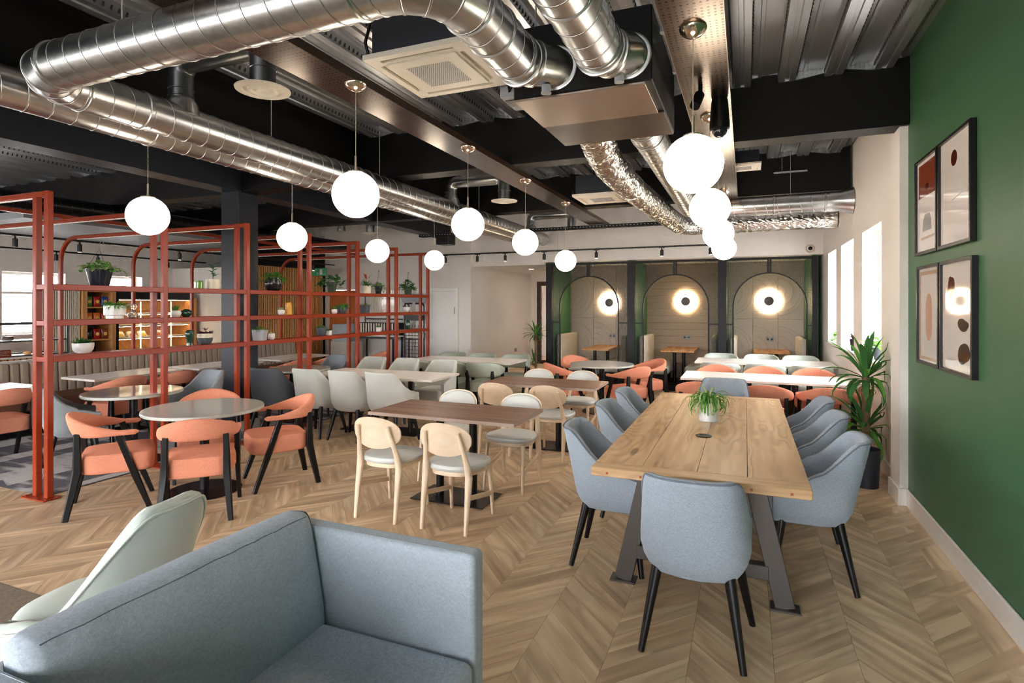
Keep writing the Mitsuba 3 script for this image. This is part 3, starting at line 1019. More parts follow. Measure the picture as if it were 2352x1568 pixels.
k.place('sofa', 'blue-grey fabric sofa filling the lower left foreground', 'sofa')

k = Kit()
N = 45
R, pip = [], []
for s in np.linspace(-1, 1, N):
    a, sg = abs(s), (1 if s > 0 else -1)
    t = a * 1.10 * PI / 2
    x, y = .33 * math.sin(min(t, PI / 2)) ** .9 * sg, -.33 * max(0, math.cos(t)) ** .75 + (max(0, t - PI / 2) * .62)
    n = np.array([math.sin(min(t, PI / 2)) * sg, -max(0, math.cos(t))])
    top = .44 + .39 * (1 - sstep(.16, .74, a)) ** .9 + .03 * (1 - sstep(.85, 1, a))
    ring = []
    hb = .25
    for f, o in ((hb, -.05), (hb + .03, -.012), (.40, .0), ((.4 + top) / 2, .012), (top - .06, .02), (top - .025, .018), (top - .006, .004), (top, -.022), (top - .006, -.05), (top - .03, -.066), ((.42 + top) / 2, -.075), (.40, -.09), (hb, -.09)):
        lean = -.10 * max(0, f - .4) / .4 * (1 - sstep(.3, .9, a))
        ring.append([x + n[0] * o, y + n[1] * o + lean, f])
    R.append(ring)
    pip.append(np.array(ring[5]) + [n[0] * .004, n[1] * .004, 0])
m = rings_mesh(R)
if m.volume < 0:
    m.invert()
bk = k.add('backrest', m, 'sage_leather', 60)
k.add(bk + '__piping', tube(pip, .006, 8), 'sage_leather', True)
so = ell(.235, .26, 40, 3, 0, -.02)
k.add('seat', pad(so, [(.93, .22), (.99, .24), (1.0, .30), (1, .36), (.985, .385), (.94, .40), (.7, .412), (.3, .415)]), 'sage_leather', 40)
for sx in (-1, 1):
    for yy in (-.24, .20):
        k.add('leg', tube([(sx * .19, yy * .9, .27), (sx * .22, yy, 0)], [.02, .013], 10), 'black_satin')
k.place('lounge_chair', 'pale green leather lounge chair behind the grey sofa', 'armchair', (-2.60, 1.56, 0), face(-.98, -.16))


# ---------------------------------------------------------------- red shelving screen and banquette
FY = [2.96 + 1.04 * i for i in range(7)]
XF, XB, PS = -5.50, -5.66, .025
k = Kit()
for i, y in enumerate(FY):
    for x in (XF, XB):
        k.add('post', cbox(x - PS, x + PS, y - PS, y + PS, .012, 2.63, .004), 'red_metal')
    k.add('base_plate', cat(cbox(XB - .10, XF + .07, y - .075, y + .06, .001, .012, .002), *[rod((x, yy, .01), (x, yy, .02), .008, n=8) for x in (XB - .07, XF + .05) for yy in (y - .05, y + .04)]), 'red_metal')
    # the hoop over the banquette
    XL, RC = -9.08, .34
    pts = [(XF - PS, y, 2.605), (XL + RC + .3, y, 2.605)] + [(XL + RC - RC * math.sin(t), y, 2.605 - RC + RC * math.cos(t)) for t in np.linspace(0, PI / 2, 12)] + [(XL, y, 1.6), (XL, y, .90)]
    h = k.add('hoop', barpath(pts, .05, .05, side=(0, 1, 0)), 'red_metal')
    k.add(h + '__light_strip', cbox(XL + RC + .05, XB - .04, y - .012, y + .012, 2.573, 2.5805), 'white_gloss')
    for z in (1.81, 1.50, 1.19):
        k.add('spacer', cbox(XB + PS, XF - PS, y - .022, y + .022, z - .022, z + .022, .003), 'red_metal')
    if i < 6:
        for z in (1.81, 1.50, 1.19):
            s = k.add('shelf', cbox(XB - PS, XF + PS, y + PS + .001, FY[i + 1] - PS - .001, z - .025, z + .025, .003), 'red_metal')
k.add('tie_rail', cbox(-7.15, -7.10, 1.6, 9.2, 2.632, 2.672, .003), 'red_metal')
k.place('shelving_screen', 'orange-red metal shelving screen with hoops, dividing off the banquette', 'shelving')

CH = mikit.ply(cush(-.06, .06, -.056, .056, .40, .885, .032), 'm_banquette', 60)
kk = nk('banquette')
tag(kk, 'long channel-tufted taupe banquette along the low wall', 'bench')
put(kk + '__seat', cush(-8.86, -8.22, .6, 9.36, .33, .46, .03), 'banquette_seat', 40)
put(kk + '__base', cbox(-8.95, -8.32, .6, 9.36, .02, .33), 'black_paint')
for i in range(78):
    scene[nk(kk + '__channel')] = {**CH, 'to_world': T().translate([-8.88, .68 + .1125 * i, 0]).rotate([0, 1, 0], -4)}
struct('wall_low', cbox(-9.16, -9.015, .5, 9.42, -.1, .90), 'white_paint')

# ---------------------------------------------------------------- ducts


def helix(p0, p1, r, pitch=.137, w=.0042):
    p0, p1 = np.asarray(p0, float), np.asarray(p1, float)
    L = np.linalg.norm(p1 - p0)
    t = (p1 - p0) / L
    u = np.cross(t, [0, 0, 1.0])
    u /= np.linalg.norm(u)
    v = np.cross(t, u)
    n = int(L / pitch * 26)
    a = np.linspace(0, L / pitch * 2 * PI, n)
    P = p0 + t * np.linspace(0, L, n)[:, None] + r * (np.cos(a)[:, None] * u + np.sin(a)[:, None] * v)
    return tube(P, w, 5)


def duct_run(k, name, p0, p1, r, metal='galvanised', seam=True, n=48):
    d = k.add(name, tube([p0, p1], r, n), metal, 30)
    if seam:
        k.add(d + '__spiral_seam', helix(p0, p1, r), 'galvanised_seam' if metal == 'galvanised' else metal, True, kind='stuff')
    return d


def collar(k, p, t, r, w=.012, out=.008, metal='galvanised_seam'):
    t = np.asarray(t, float) / np.linalg.norm(t)
    p = np.asarray(p, float)
    k.add('collar', tube([p - t * w, p - t * w * .6, p + t * w * .6, p + t * w], [r + .001, r + out, r + out, r + .001], 48), metal, 30)


def elbow(k, c, a0, a1, ax, ay, rb, r, segs=4, metal='galvanised'):
    """a segmented bend about c, from angle a0 to a1 in the plane of ax, ay: each gore its own part"""
    c, ax, ay = (np.asarray(q, float) for q in (c, ax, ay))
    A = np.radians(np.linspace(a0, a1, segs + 1))
    pt = [c + rb * (math.cos(t) * ax + math.sin(t) * ay) for t in A]
    nz = np.cross(ax, ay)
    for i in range(segs):
        R = []
        for t, p in ((A[i], pt[i]), (A[i + 1], pt[i + 1])):
            rad = math.cos(t) * ax + math.sin(t) * ay
            q = np.arange(40) / 40 * 2 * PI
            R.append(p + r * (np.cos(q)[:, None] * rad + np.sin(q)[:, None] * nz))
        m = rings_mesh(R)
        if m.volume < 0:
            m.invert()
        k.add('bend_segment', m, metal, 30)
        tt = -math.sin(A[i]) * ax + math.cos(A[i]) * ay
        collar(k, pt[i], tt, r, .006, .004, 'galvanised_seam' if metal == 'galvanised' else metal)
    return pt


ZD, RD = 2.985, .125
XBd, XCd, YA = -3.81, -4.155, 1.95
# supply duct: comes along x above the sofa, bends away over the cassette and ends at the air handling unit
k = Kit()
XA2, RB = -1.137, .26
duct_run(k, 'pipe', (XBd + RB, YA, ZD), (XA2 - RB, YA, ZD), RD)
elbow(k, (XA2 - RB, YA + RB, ZD), -90, 0, (1, 0, 0), (0, 1, 0), RB, RD, 4)
duct_run(k, 'pipe', (XA2, YA + RB, ZD), (XA2, 2.80, ZD), RD)
elbow(k, (XBd + RB, YA + RB, ZD), 180, 270, (1, 0, 0), (0, 1, 0), RB, RD, 4)
for p, t in (((XBd + RB + .03, YA, ZD), (1, 0, 0)), ((XA2 - RB - .1, YA, ZD), (1, 0, 0)), ((XA2, YA + RB + .05, ZD), (0, 1, 0)), ((XA2, 2.5, ZD), (0, 1, 0)), ((XA2, 2.79, ZD), (0, 1, 0))):
    collar(k, p, t, RD)
duct_run(k, 'pipe', (XBd, YA + RB, ZD), (XBd, 10.9, ZD), RD)
for y in (YA + RB + .02, 2.6, 4.9, 5.05, 8.0):
    collar(k, (XBd, y, ZD), (0, 1, 0), RD)
k.add('spigot_bend', tube([(XA2, 2.78, ZD), (XA2, 2.86, ZD), (XA2 + .05, 2.95, ZD + .01), (-1.02, 3.04, ZD + .02), (-1.0, 3.10, ZD + .02)], [.125, .125, .118, .115, .115], 40), 'galvanised', 40)
collar(k, (XA2, 2.87, ZD), (.1, 1, 0), .124, .012, .014)
collar(k, (-1.09, 2.95, ZD + .01), (.6, 1, 0), .118)
collar(k, (-1.0, 3.075, ZD + .02), (0, 1, 0), .116, .012, .012)
k.add('drain_stub', cat(tube([(-1.03, 3.0, ZD - .10), (-1.03, 3.0, ZD - .145)], .026, 20, False), tube([(-1.03, 3.0, ZD - .14), (-1.03, 3.0, ZD - .146)], [.03, .03], 20)), 'unit_grey')
k.place('air_duct', 'spiral duct that crosses above the sofa and bends away on both ends', 'duct')
k = Kit()
duct_run(k, 'pipe', (XCd, -1.5, ZD), (XCd, 10.6, ZD), RD)
for y in (2.9, 5.9, 8.9):
    collar(k, (XCd, y, ZD), (0, 1, 0), RD)
k.place('air_duct', 'spiral duct running beside and behind the long bent one', 'duct')
k = Kit()
XD = -.70
duct_run(k, 'pipe', (XD, -.6, ZD), (XD, 2.84, ZD), RD)
for y in (.9, 2.3, 2.83):
    collar(k, (XD, y, ZD), (0, 1, 0), RD)
k.add('spigot_bend', tube([(XD, 2.82, ZD), (XD, 2.88, ZD), (XD + .04, 2.96, ZD), (-.60, 3.04, ZD + .02), (-.59, 3.10, ZD + .02)], [.125, .125, .118, .115, .115], 40), 'galvanised', 40)
collar(k, (XD, 2.89, ZD), (.1, 1, 0), .124, .012, .014)
collar(k, (-.655, 2.965, ZD), (.6, 1, 0), .118)
collar(k, (-.59, 3.075, ZD + .02), (0, 1, 0), .116, .012, .012)
k.add('drain_stub', tube([(-.62, 3.0, ZD - .10), (-.62, 3.0, ZD - .145)], .026, 20), 'unit_grey')
k.place('air_duct', 'spiral duct coming from above the camera to the right side of the air handling unit', 'duct')
k = Kit()
duct_run(k, 'pipe', (XD, 4.08, ZD), (XD, 8.05, ZD), RD)
elbow(k, (XD + RB, 8.05, ZD), 180, 90, (1, 0, 0), (0, 1, 0), RB, RD, 4)
duct_run(k, 'pipe', (XD + RB, 8.05 + RB, ZD), (1.02, 8.05 + RB, ZD), RD)
k.add('wall_cone', tube([(1.0, 8.31, ZD), (1.12, 8.31, ZD), (1.26, 8.31, ZD)], [.128, .128, .17], 40), 'galvanised', 30)
for p, t in (((XD, 4.2, ZD), (0, 1, 0)), ((XD, 4.45, ZD), (0, 1, 0)), ((0.95, 8.31, ZD), (1, 0, 0)), ((.35, 8.31, ZD), (1, 0, 0))):
    collar(k, p, t, RD)
k.place('air_duct', 'spiral duct from the air handling unit that turns into the right wall', 'duct')
k = Kit()
duct_run(k, 'pipe', (-8.75, -1.5, 3.02), (-8.75, 10.9, 3.02), .12, 'black_satin')
k.place('air_duct', 'black spiral duct high above the banquette', 'duct')
# foil-lagged duct
path = np.array([(-1.06, 4.06, 2.99), (-1.08, 4.35, 2.985), (-1.13, 4.75, 2.95), (-1.15, 5.2, 2.92), (-1.12, 6.2, 2.90), (-1.05, 7.6, 2.90), (-.97, 9.0, 2.91), (-.93, 9.32, 2.915), (-.78, 9.53, 2.92), (-.5, 9.6, 2.925), (.2, 9.6, 2.93), (1.262, 9.6, 2.94)])
tt = np.linspace(0, len(path) - 1, 620)
pp = np.column_stack([np.interp(tt, np.arange(len(path)), path[:, i]) for i in range(3)])
for _ in range(70):
    pp[1:-1] = (pp[:-2] + pp[1:-1] * 2 + pp[2:]) / 4
k = Kit()
m = tube(pp, .134, 72)
m.vertices[:] += ((np.abs(meshkit.noise(m.vertices * 38, 3) - .5) + .5 * np.abs(meshkit.noise(m.vertices * 85, 9) - .5))[:, None] * .034 - .006) * m.vertex_normals
k.add('lagging', m, 'foil', True)
for i in (90, 215, 360, 490):
    k.add('tape_band', tube(pp[i:i + 9], .142, 40), 'foil', 30)
k.place('foil_duct', 'crinkled foil-lagged duct that kinks below the beam and turns to the right wall', 'duct')
# branches with round ceiling diffusers
for i, (x, y, xd, lab) in enumerate(((XBd, 2.90, -3.02, 'round white diffuser on a dark bent stub above the sofa duct'), (XBd, 7.0, -3.0, 'round white diffuser on a bent stub in the middle of the long duct'), (XBd, 10.2, -3.0, 'round diffuser on the far bent stub near the booths'), (-7.5, 9.2, -6.8, 'bent duct stub with diffuser beyond the red shelving'))):
    k = Kit()
    mt = 'galvanised_dark' if i == 0 else 'galvanised'
    zt = 3.42 if i == 0 else 3.36
    if i < 3:
        k.add('saddle', tube([(x, y, ZD + .05), (x, y, ZD + .14), (x, y, ZD + .17)], [.13, .11, .09], 32), 'galvanised', 40)
    q = [(x, y, ZD + .15)] + [(x + .1 - .1 * math.cos(t), y, zt - .1 + .1 * math.sin(t)) for t in np.linspace(0, PI / 2, 8)] + [(xd - .1 + .1 * math.sin(t), y, zt - .1 + .1 * math.cos(t)) for t in np.linspace(0, PI / 2, 8)] + [(xd, y, zt - .3)]
    k.add('stub', tube(q, .082, 32), mt, 40)
    for z in (ZD + .19, ZD + .24):
        collar(k, (x, y, z), (0, 0, 1), .083, .006, .005, mt)
    collar(k, (xd, y, zt - .17), (0, 0, 1), .083, .006, .005, mt)
    k.add('grille', mv(lathe([(0, .004), (.04, .0), (.045, .012), (.07, .012), (.078, -.004), (.095, -.004), (.10, .012), (.125, .012), (.135, -.004), (.175, .006), (.178, .014), (.09, .03), (0, .03)], 48), xd, y, zt - .32), 'unit_white', 40)
    k.place('duct_diffuser', lab, 'air diffuser')
# hangers of the ducts
for x, y, z, lab in ((-3.0, YA, ZD + RD, 'thin hanger wire above the crossing duct'), (XBd, 3.75, ZD + RD, 'thin hanger wire on the long duct before the first beam'), (XBd + .02, 5.3, ZD + RD, 'thin hanger wire on the long duct at the first beam'), (XBd, 7.9, ZD + RD, 'thin hanger wire on the long duct beyond the first beam'), (.55, 8.31, ZD + RD, 'thin hanger wire on the duct by the right wall')):
    single('duct_hanger', rod((x, y, z - .01), (x, y, 3.66), .003, n=6), 'cable', lab, 'hanger')
for x, y, lab in ((.55, 8.31, 'small metal strut bar under the deck by the right wall'), (-2.95, 5.2, 'small metal strut bar left of the perforated tray')):
    single('strut_bar', cat(cbox(x - .2, x + .2, y - .02, y + .02, 3.40, 3.42, .002), rod((x - .1, y, 3.41), (x - .1, y, 3.66), .004, n=6)), 'unit_grey', lab, 'bracket')

# ---------------------------------------------------------------- air handling unit, cassettes, trays
k = Kit()
k.add('casing', cbox(-1.26, -.46, 3.08, 4.10, 2.862, 3.27, .006), 'black_paint')
k.add('access_panel', cbox(-1.255, -.50, 3.085, 3.60, 2.848, 2.8615, .002), 'unit_bronze')
k.add('access_panel', cbox(-1.255, -.465, 3.605, 4.095, 2.852, 2.8615, .002), 'brown_paint')
k.add('control_box', cat(cbox(-1.40, -1.265, 3.2, 3.45, 2.93, 3.15, .006)), 'unit_grey')
k.add('control_box__screen', cbox(-1.385, -1.30, 3.25, 3.36, 2.926, 2.9295), 'black_satin')
k.add('cable_loop', cat(tube([(-1.36, 3.19, 3.25), (-1.35, 3.18, 3.05), (-1.33, 3.185, 2.96), (-1.30, 3.18, 3.0), (-1.29, 3.18, 3.26)], .009, 8)), 'black_satin', True)
for x in (-1.2, -.42):
    for y in (3.3, 3.9):
        k.add('hanger_rod', cat(rod((x + (.0 if x < -1 else .0), y, 3.2), (x, y, 3.66), .005, n=8), cbox(x - .03, x + .03, y - .02, y + .02, 3.20, 3.24, .003)), 'unit_grey')
k.place('air_handling_unit', 'black ceiling air handling unit with a bronze underside panel', 'ventilation unit')


def cassette():
    k = Kit()
    k.add('casing', cbox(-.27, .27, -.27, .27, .022, .26, .005), 'charcoal_paint')
    hole = [(-.225, .225, -.262, -.232), (-.225, .225, .232, .262), (-.262, -.232, -.2, .2), (.232, .262, -.2, .2)]
    k.add('panel', cat(*[cbox(a, b, c, d, 0, .028, .0) for a, b, c, d in cells((-.305, -.305), (.305, .305), hole)]), 'unit_white', False)
    for a, b, c, d in hole:
        lv = mv(cbox(-(b - a) / 2, (b - a) / 2, -(d - c) / 2, (d - c) / 2, -.002, .002), (a + b) / 2, (c + d) / 2, .012, rx=22 if b - a > .1 else 0, ry=22 if b - a < .1 else 0)
        k.add('louvre', lv, 'unit_white')
    k.add('grille', cbox(-.215, .215, -.215, .215, -.008, .002, .003), 'unit_white')
    dots = []
    o = trimesh.creation.cylinder(radius=.0042, height=.003, sections=6)
    P = [(i * .013 + (j % 2) * .0065, j * .0113) for i in range(-10, 11) for j in range(-12, 13)]
    V = np.vstack([o.vertices + [x, y, -.0085] for x, y in P])
    F = np.vstack([o.faces + n * len(o.vertices) for n in range(len(P))])
    k.add('grille__perforation', tm(V, F), 'unit_grey', False, kind='stuff')
    k.add('drain_box', cat(cbox(-.33, -.28, -.1, .1, .10, .2, .005), tube([(-.31, -.22, .26), (-.32, -.26, .12), (-.30, -.25, .03)], .009, 8)), 'black_satin')
    return k


C1 = cassette()
C1.place('ceiling_cassette', 'white ceiling cassette with a square perforated grille beside the duct bend', 'air conditioner', (-1.62, 2.84, 2.985), 0)
C1.place('ceiling_cassette', 'white ceiling cassette half hidden by the foil duct', 'air conditioner', (-1.66, 7.0, 2.98), 0)
C1.place('ceiling_cassette', 'small far ceiling cassette above the right pendant row', 'air conditioner', (-.02, 6.9, 3.2), 0, s=.6)
TRH = 3.085
for x, m, y1, lab in ((-2.44, 'tray_left', 10.2, 'perforated cable tray above the middle pendant row'), (-.245, 'tray_right', 8.6, 'perforated copper-lit cable tray above the right pendant row')):
    V = np.array([(x - .15, .2, TRH), (x + .15, .2, TRH), (x + .15, y1, TRH), (x - .15, y1, TRH)])
    kk = nk('cable_tray')
    tag(kk, lab, 'cable tray')
    put(kk + '__base', (V, [(0, 2, 1), (0, 3, 2)]), m, False, uv=V[:, :2])
    put(kk + '__flange', cat(*[cbox(x + s * .15 - .0012, x + s * .15 + .0012, .2, y1, TRH - .0005, TRH + .055) for s in (-1, 1)], *[cbox(x + s * .141 - .01, x + s * .141 + .01, .2, y1, TRH + .053, TRH + .055) for s in (-1, 1)]), 'unit_bronze' if m == 'tray_right' else 'brown_paint')
k = Kit()
k.add('base', cbox(-6.1, -.9, 9.85, 10.0, 3.02, 3.026), 'black_paint')
k.add('flange', cat(cbox(-6.1, -.9, 9.848, 9.853, 3.02, 3.07), cbox(-6.1, -.9, 9.998, 10.002, 3.02, 3.07)), 'black_paint')
k.add('flange__slot', cat(*[cbox(x, x + .025, 9.8465, 9.848, 3.038, 3.052) for x in np.arange(-6.05, -.95, .06)]), 'unit_grey', False, kind='stuff')
k.place('cable_tray', 'black cable tray crossing the room in front of the booths', 'cable tray')

# ---------------------------------------------------------------- pendants
GL = trimesh.creation.icosphere(subdivisions=4, radius=.15)


def pendant(up):
    """an opal globe whose cord rises by up to its ceiling rose"""
    k = Kit()
    k.add('globe', GL, 'lamp_white', True, emitter=lamp(GLOBE))
    k.add('cap', lathe([(.0, .149), (.05, .143), (.05, .150), (.012, .158), (.008, .16), (.007, .25), (.0045, .252), (0, .252)], 24), 'chrome')
    k.add('cord', rod((0, 0, .25), (0, 0, up - .04), .0022, n=6), 'cable')
    k.add('ceiling_rose', mv(lathe([(0, -.05), (.012, -.05), (.045, -.037), (.066, -.015), (.070, 0), (.066, 0), (0, -.005)], 32), 0, 0, up), 'chrome', 40)
    return k


rows = [(-.25, 'right row, above the timber table'), (-2.33, 'middle row, above the brown tables'), (-4.31, 'left row, in front of the red shelving')]
order = ['nearest', 'second', 'third', 'farthest']
zs = [[2.384, 2.385, 2.365, 2.37], [2.37, 2.385, 2.37, 2.27], [2.35, 2.35, 2.335, 2.32]]
ys = [[3.06, 4.53, 6.0, 7.62], [3.0, 4.6, 6.05, 7.62], [3.0, 4.52, 5.98, 7.4]]
for r, (x, lab) in enumerate(rows):
    for i in range(4):
        pendant((3.085 if r < 2 else 3.134) - zs[r][i]).place('globe_pendant', f'{order[i]} opal globe pendant of the {lab}', 'pendant lamp', (x, ys[r][i], zs[r][i]), 0, 'opal globe pendants')
# the small camera and spot on the right tray
k = Kit()
k.add('housing', lathe([(0, .22), (.05, .22), (.055, .20), (.062, .10), (.066, .05), (.066, .01), (.055, 0), (0, 0)], 28), 'black_satin', 40)
k.add('dome', lathe([(.05, .004)] + [(.05 * math.cos(t), -.05 * math.sin(t)) for t in np.linspace(0, PI / 2, 10)], 28), 'pot_navy', True)
k.place('dome_camera', 'black dome camera under the right cable tray', 'camera', (-.165, 4.18, 2.866))
single('wall_camera', cat(mv(lathe([(0, 0), (.075, 0), (.075, .02), (.05, .05), (0, .05)], 28), 0, 0, 0, rx=90)), 'unit_white', 'small white camera on the bulkhead at the right', 'camera', loc=(1.06, 11.3, 2.65))
single('camera_lens', mv(lathe([(0, 0), (.035, 0), (.032, .03), (0, .045)], 24), 0, 0, 0, rx=90), 'black_satin', 'black lens ball in the small white camera above the right booth', 'camera lens', loc=(1.06, 11.252, 2.65))


def spot_kit(lit):
    k = Kit()
    k.add('stem', cat(rod((0, 0, .0), (0, 0, .035), .012, n=10), cbox(-.05, .05, -.014, .014, .03, .045)), 'black_satin')
    b = mv(lathe([(0, 0), (.028, 0), (.030, .01), (.030, .11), (.024, .115), (0, .115)], 20), 0, 0, -.115)
    k.add('barrel', b, 'black_satin', 40)
    k.add('bulb', mv(lathe([(0, -.004), (.022, 0), (.02, .01), (0, .01)], 16), 0, 0, -.118), 'lamp_white', 40, **({'emitter': lamp(SPOT)} if lit else {}))
    return k


LIT, DARK = spot_kit(True), spot_kit(False)
for nm, a, b, lab in (('light_track', (-6.3, 10.6, 2.715), (-.5, 10.6, 2.715), 'black lighting track crossing in front of the booths'), ('light_track', (-9.1, 1.5, 2.6), (-9.1, 10.9, 2.6), 'black lighting track above the banquette back'), ('light_track', (-11.3, 1.5, 2.6), (-11.3, 9.2, 2.6), 'black lighting track over the kitchen counter')):
    d = np.abs(np.array(b) - a)
    w = np.where(d > 1, 0, .017)
    kt = Kit()
    kt.add('rail', cbox(*np.sort([a[0] - w[0], b[0] + w[0]]), *np.sort([a[1] - w[1], b[1] + w[1]]), a[2] - .014, a[2] + .014), 'black_satin')
    for f in (.1, .5, .9):
        q = np.array(a) + (np.array(b) - a) * f
        kt.add('hanger', rod(q, (q[0], q[1], 3.66 if q[0] > -9.9 else 2.96), .002, n=6), 'cable')
    kt.place(nm, lab, 'lighting track')
for x, y, z, lit, tilt, lab in [(-5.15, 10.6, 2.66, 0, 5, 'dark track spot left of the farthest pendant, before the booths'), (-4.52, 10.6, 2.66, 1, 0, 'lit track spot left of the booths'), (-3.68, 10.6, 2.66, 0, 8, 'track spot at the left booth post'),
                                (-2.63, 10.6, 2.66, 1, 0, 'lit track spot before the left booth'), (-1.41, 10.6, 2.66, 1, 0, 'lit track spot before the middle booth'), (-.57, 10.6, 2.66, 1, 6, 'lit track spot beside the right pendant row'),
                                (-5.9, 10.6, 2.66, 0, 8, 'dark track spot right of the hook plant'), (-9.1, 3.3, 2.55, 1, 25, 'lit track spot left of the first red post'), (-9.1, 4.5, 2.55, 0, -35, 'dark track spot above the first shelving bay'), (-9.1, 5.3, 2.55, 1, 20, 'lit track spot right of the hanging ivy'),
                                (-9.1, 6.9, 2.55, 1, 15, 'lit track spot above the slatted wall'), (-9.1, 8.4, 2.55, 0, 20, 'dark track spot near the exit sign'), (-11.3, 5.1, 2.55, 0, -35, 'dark kitchen spot nearest the first post'), (-11.3, 6.2, 2.55, 0, -30, 'dark kitchen spot above the crisps'), (-11.3, 6.9, 2.55, 0, -25, 'dark kitchen spot right of the hook'), (-11.3, 8.3, 2.55, 0, 15, 'kitchen spot above the chilled shelves'), (-9.1, 10.2, 2.55, 1, 0, 'lit track spot farthest left')]:
    (LIT if lit else DARK).place('track_spot', lab, 'spotlight', (x, y, z), tilt * 0, 'track spotlights')
single('tray_spot', cat(rod((-.27, 3.86, 3.085), (-.27, 3.86, 3.0), .014), tube([(-.275, 3.86, 3.02), (-.30, 3.80, 2.93)], .032, 16)), 'black_satin', 'black spotlight under the right cable tray beside the dome camera', 'spotlight')
k = Kit()
k.add('body', cush(-.13, .13, -.13, .13, 0, .17, .02), 'black_satin')
k.add('yoke', cat(rod((0, 0, .16), (0, 0, .6), .008)), 'black_satin')
k.place('ceiling_speaker', 'black box speaker hung from the ceiling above the far tables', 'speaker', (-4.95, 8.9, 2.72))


# ---------------------------------------------------------------- booths
YB0, YB1, ZB = 11.3, 12.75, 2.52
bays = [(-3.75, -2.18), (-2.03, -.476), (-.33, 1.09)]
struct('wall_booth_back', cbox(-3.9, 1.3, YB1 + .02, YB1 + .2, -.1, 2.7), 'beige_panel')
struct('ceiling_booth', cbox(-3.9, 1.27, 11.5, YB1 + .02, ZB + .02, ZB + .1), 'white_paint')
struct('floor_booth', cbox(-3.85, 1.25, YB0 - .02, YB1, 0, .07), 'black_paint')
for i, (a, b, m) in enumerate(((-3.87, -3.76, 'booth_green'), (-2.175, -2.035, 'booth_green'), (-.47, -.335, 'booth_green'), (1.10, 1.20, 'booth_green'))):
    struct('booth_divider', cbox(a, b, YB0 + .07, YB1 + .02, .07, ZB + .02), m, label=['green end wall of the left booth', 'green wall between the left and middle booths', 'green wall between the middle and right booths', 'green end wall of the right booth'][i])
names = ['left', 'middle', 'right']
for i, (a, b) in enumerate(bays):
    cx = (a + b) / 2 + (.02 if i == 2 else 0)
    k = Kit()
    pa, pb = (a - .125, b + .155) if i == 0 else (a - .0, b + .15) if i == 1 else (a, b + .083)
    k.add('post', cbox(pb - (.148 if i < 2 else .08), pb, YB0 - .03, YB0 + .07, .07 * 0, ZB, .003), 'booth_black')
    if i == 0:
        k.add('post', cbox(a - .125, a, YB0 - .03, YB0 + .07, 0, ZB, .003), 'booth_black')
    k.add('lintel', cbox(a, pb - (.148 if i < 2 else .08), YB0 - .02, YB0 + .03, ZB - .045, ZB, .003), 'booth_black')
    k.add('kickboard', cbox(a, b, YB0 - .01, YB0 + .03, .0, .10), 'black_paint')
    R0 = .61
    zc = 2.235 - R0
    P = [(cx - R0, YB0, .10), (cx - R0, YB0, 1.0)] + [(cx - R0 * math.cos(t), YB0, zc + R0 * math.sin(t)) for t in np.linspace(0, PI, 40)] + [(cx + R0, YB0, 1.0), (cx + R0, YB0, .10)]
    k.add('arch', barpath(P, .03, .024, side=(0, 1, 0)), 'booth_black', 40)
    k.add('arch_stem', cat(cbox(cx - .036, cx - .006, YB0 - .015, YB0 + .015, 2.24, ZB - .04), cbox(cx + .006, cx + .036, YB0 - .015, YB0 + .015, 2.24, ZB - .04)), 'booth_black')
    for x0, x1 in ((a, cx - R0), (cx + R0, b)):
        k.add('cross_bar', cbox(x0, x1, YB0 - .012, YB0 + .012, 1.276, 1.30), 'booth_black')
    W = []
    for x in np.arange(a + .012, b, .0135):
        u = abs(x - cx)
        z0 = zc + math.sqrt(R0 ** 2 - u ** 2) if u < R0 else .10
        W.append(cbox(x - .0026, x + .0026, YB0 - .002, YB0 + .002, z0, ZB - .045))
    for z in np.arange(1.32, ZB - .06, .05):
        u = R0 if z < zc else math.sqrt(max(R0 ** 2 - (z - zc) ** 2, 0))
        if z > 2.235:
            u = 0
        for x0, x1 in (((a, cx - u), (cx + u, b)) if u else ((a, b),)):
            W.append(cbox(x0, x1, YB0 - .0015, YB0 + .0015, z - .0015, z + .0015))
    k.add('wire_mesh', cat(*W), 'booth_black', False, kind='stuff')
    k.place('booth_screen', f'black frame with a mesh-filled arch in front of the {names[i]} booth', 'booth screen')
    # back panelling
    if i == 1:
        z = .08
        while z < ZB - .05:
            put(nk('wall_booth_back__board'), cbox(a, b, YB1 - .0, YB1 + .022, z + .002, z + .146, .004), 'beige_board')
            z += .148
    else:
        nx = 3
        w = (b - a) / nx
        for ix in range(nx):
            for z0, z1 in ((.08, 1.36), (1.36, ZB)):
                x0 = a + w * ix
                t = nk('wall_booth_back__panel')
                put(t, cbox(x0 + .002, x0 + w - .002, YB1, YB1 + .022, z0 + .002, z1 - .002, .003), 'beige_panel')
                arcs = []
                for r in (.14, .27, .40, .53):
                    if r > w:
                        r = w - .005
                    for zc2 in (z0 + (.12 if z0 < 1 else .1), z0 + .66) if z0 < 1 else (z0 + .55,):
                        th = np.linspace(-PI / 2 if z0 > 1 else 0, PI / 2, 18)
                        q = [(x0 + .004 + r * math.cos(tt), YB1 - .001, zc2 + r * math.sin(tt)) for tt in th if z0 + .01 < zc2 + r * math.sin(tt) < z1 - .01]
                        if len(q) > 3:
                            arcs.append(tube(q, .0028, 5))
                put(t + '__arc', cat(*arcs), 'groove', True)
    # sconce, socket, benches, table
    sx, sz = ((-2.85, 1.70), (-1.19, 1.725), (.445, 1.73))[i]
    k = Kit()
    k.add('diffuser', mv(lathe([(.10, .05), (.22, .045), (.243, .035), (.245, .02), (.23, .01), (.10, .008)], 48, False), 0, 0, 0, rx=90), 'lamp_white', 40, emitter=lamp(SCONCE))
    k.add('centre_cap', mv(lathe([(0, 0), (.10, 0), (.10, .055), (.088, .075), (0, .08)], 36), 0, 0, 0, rx=90), 'brown_paint', 40)
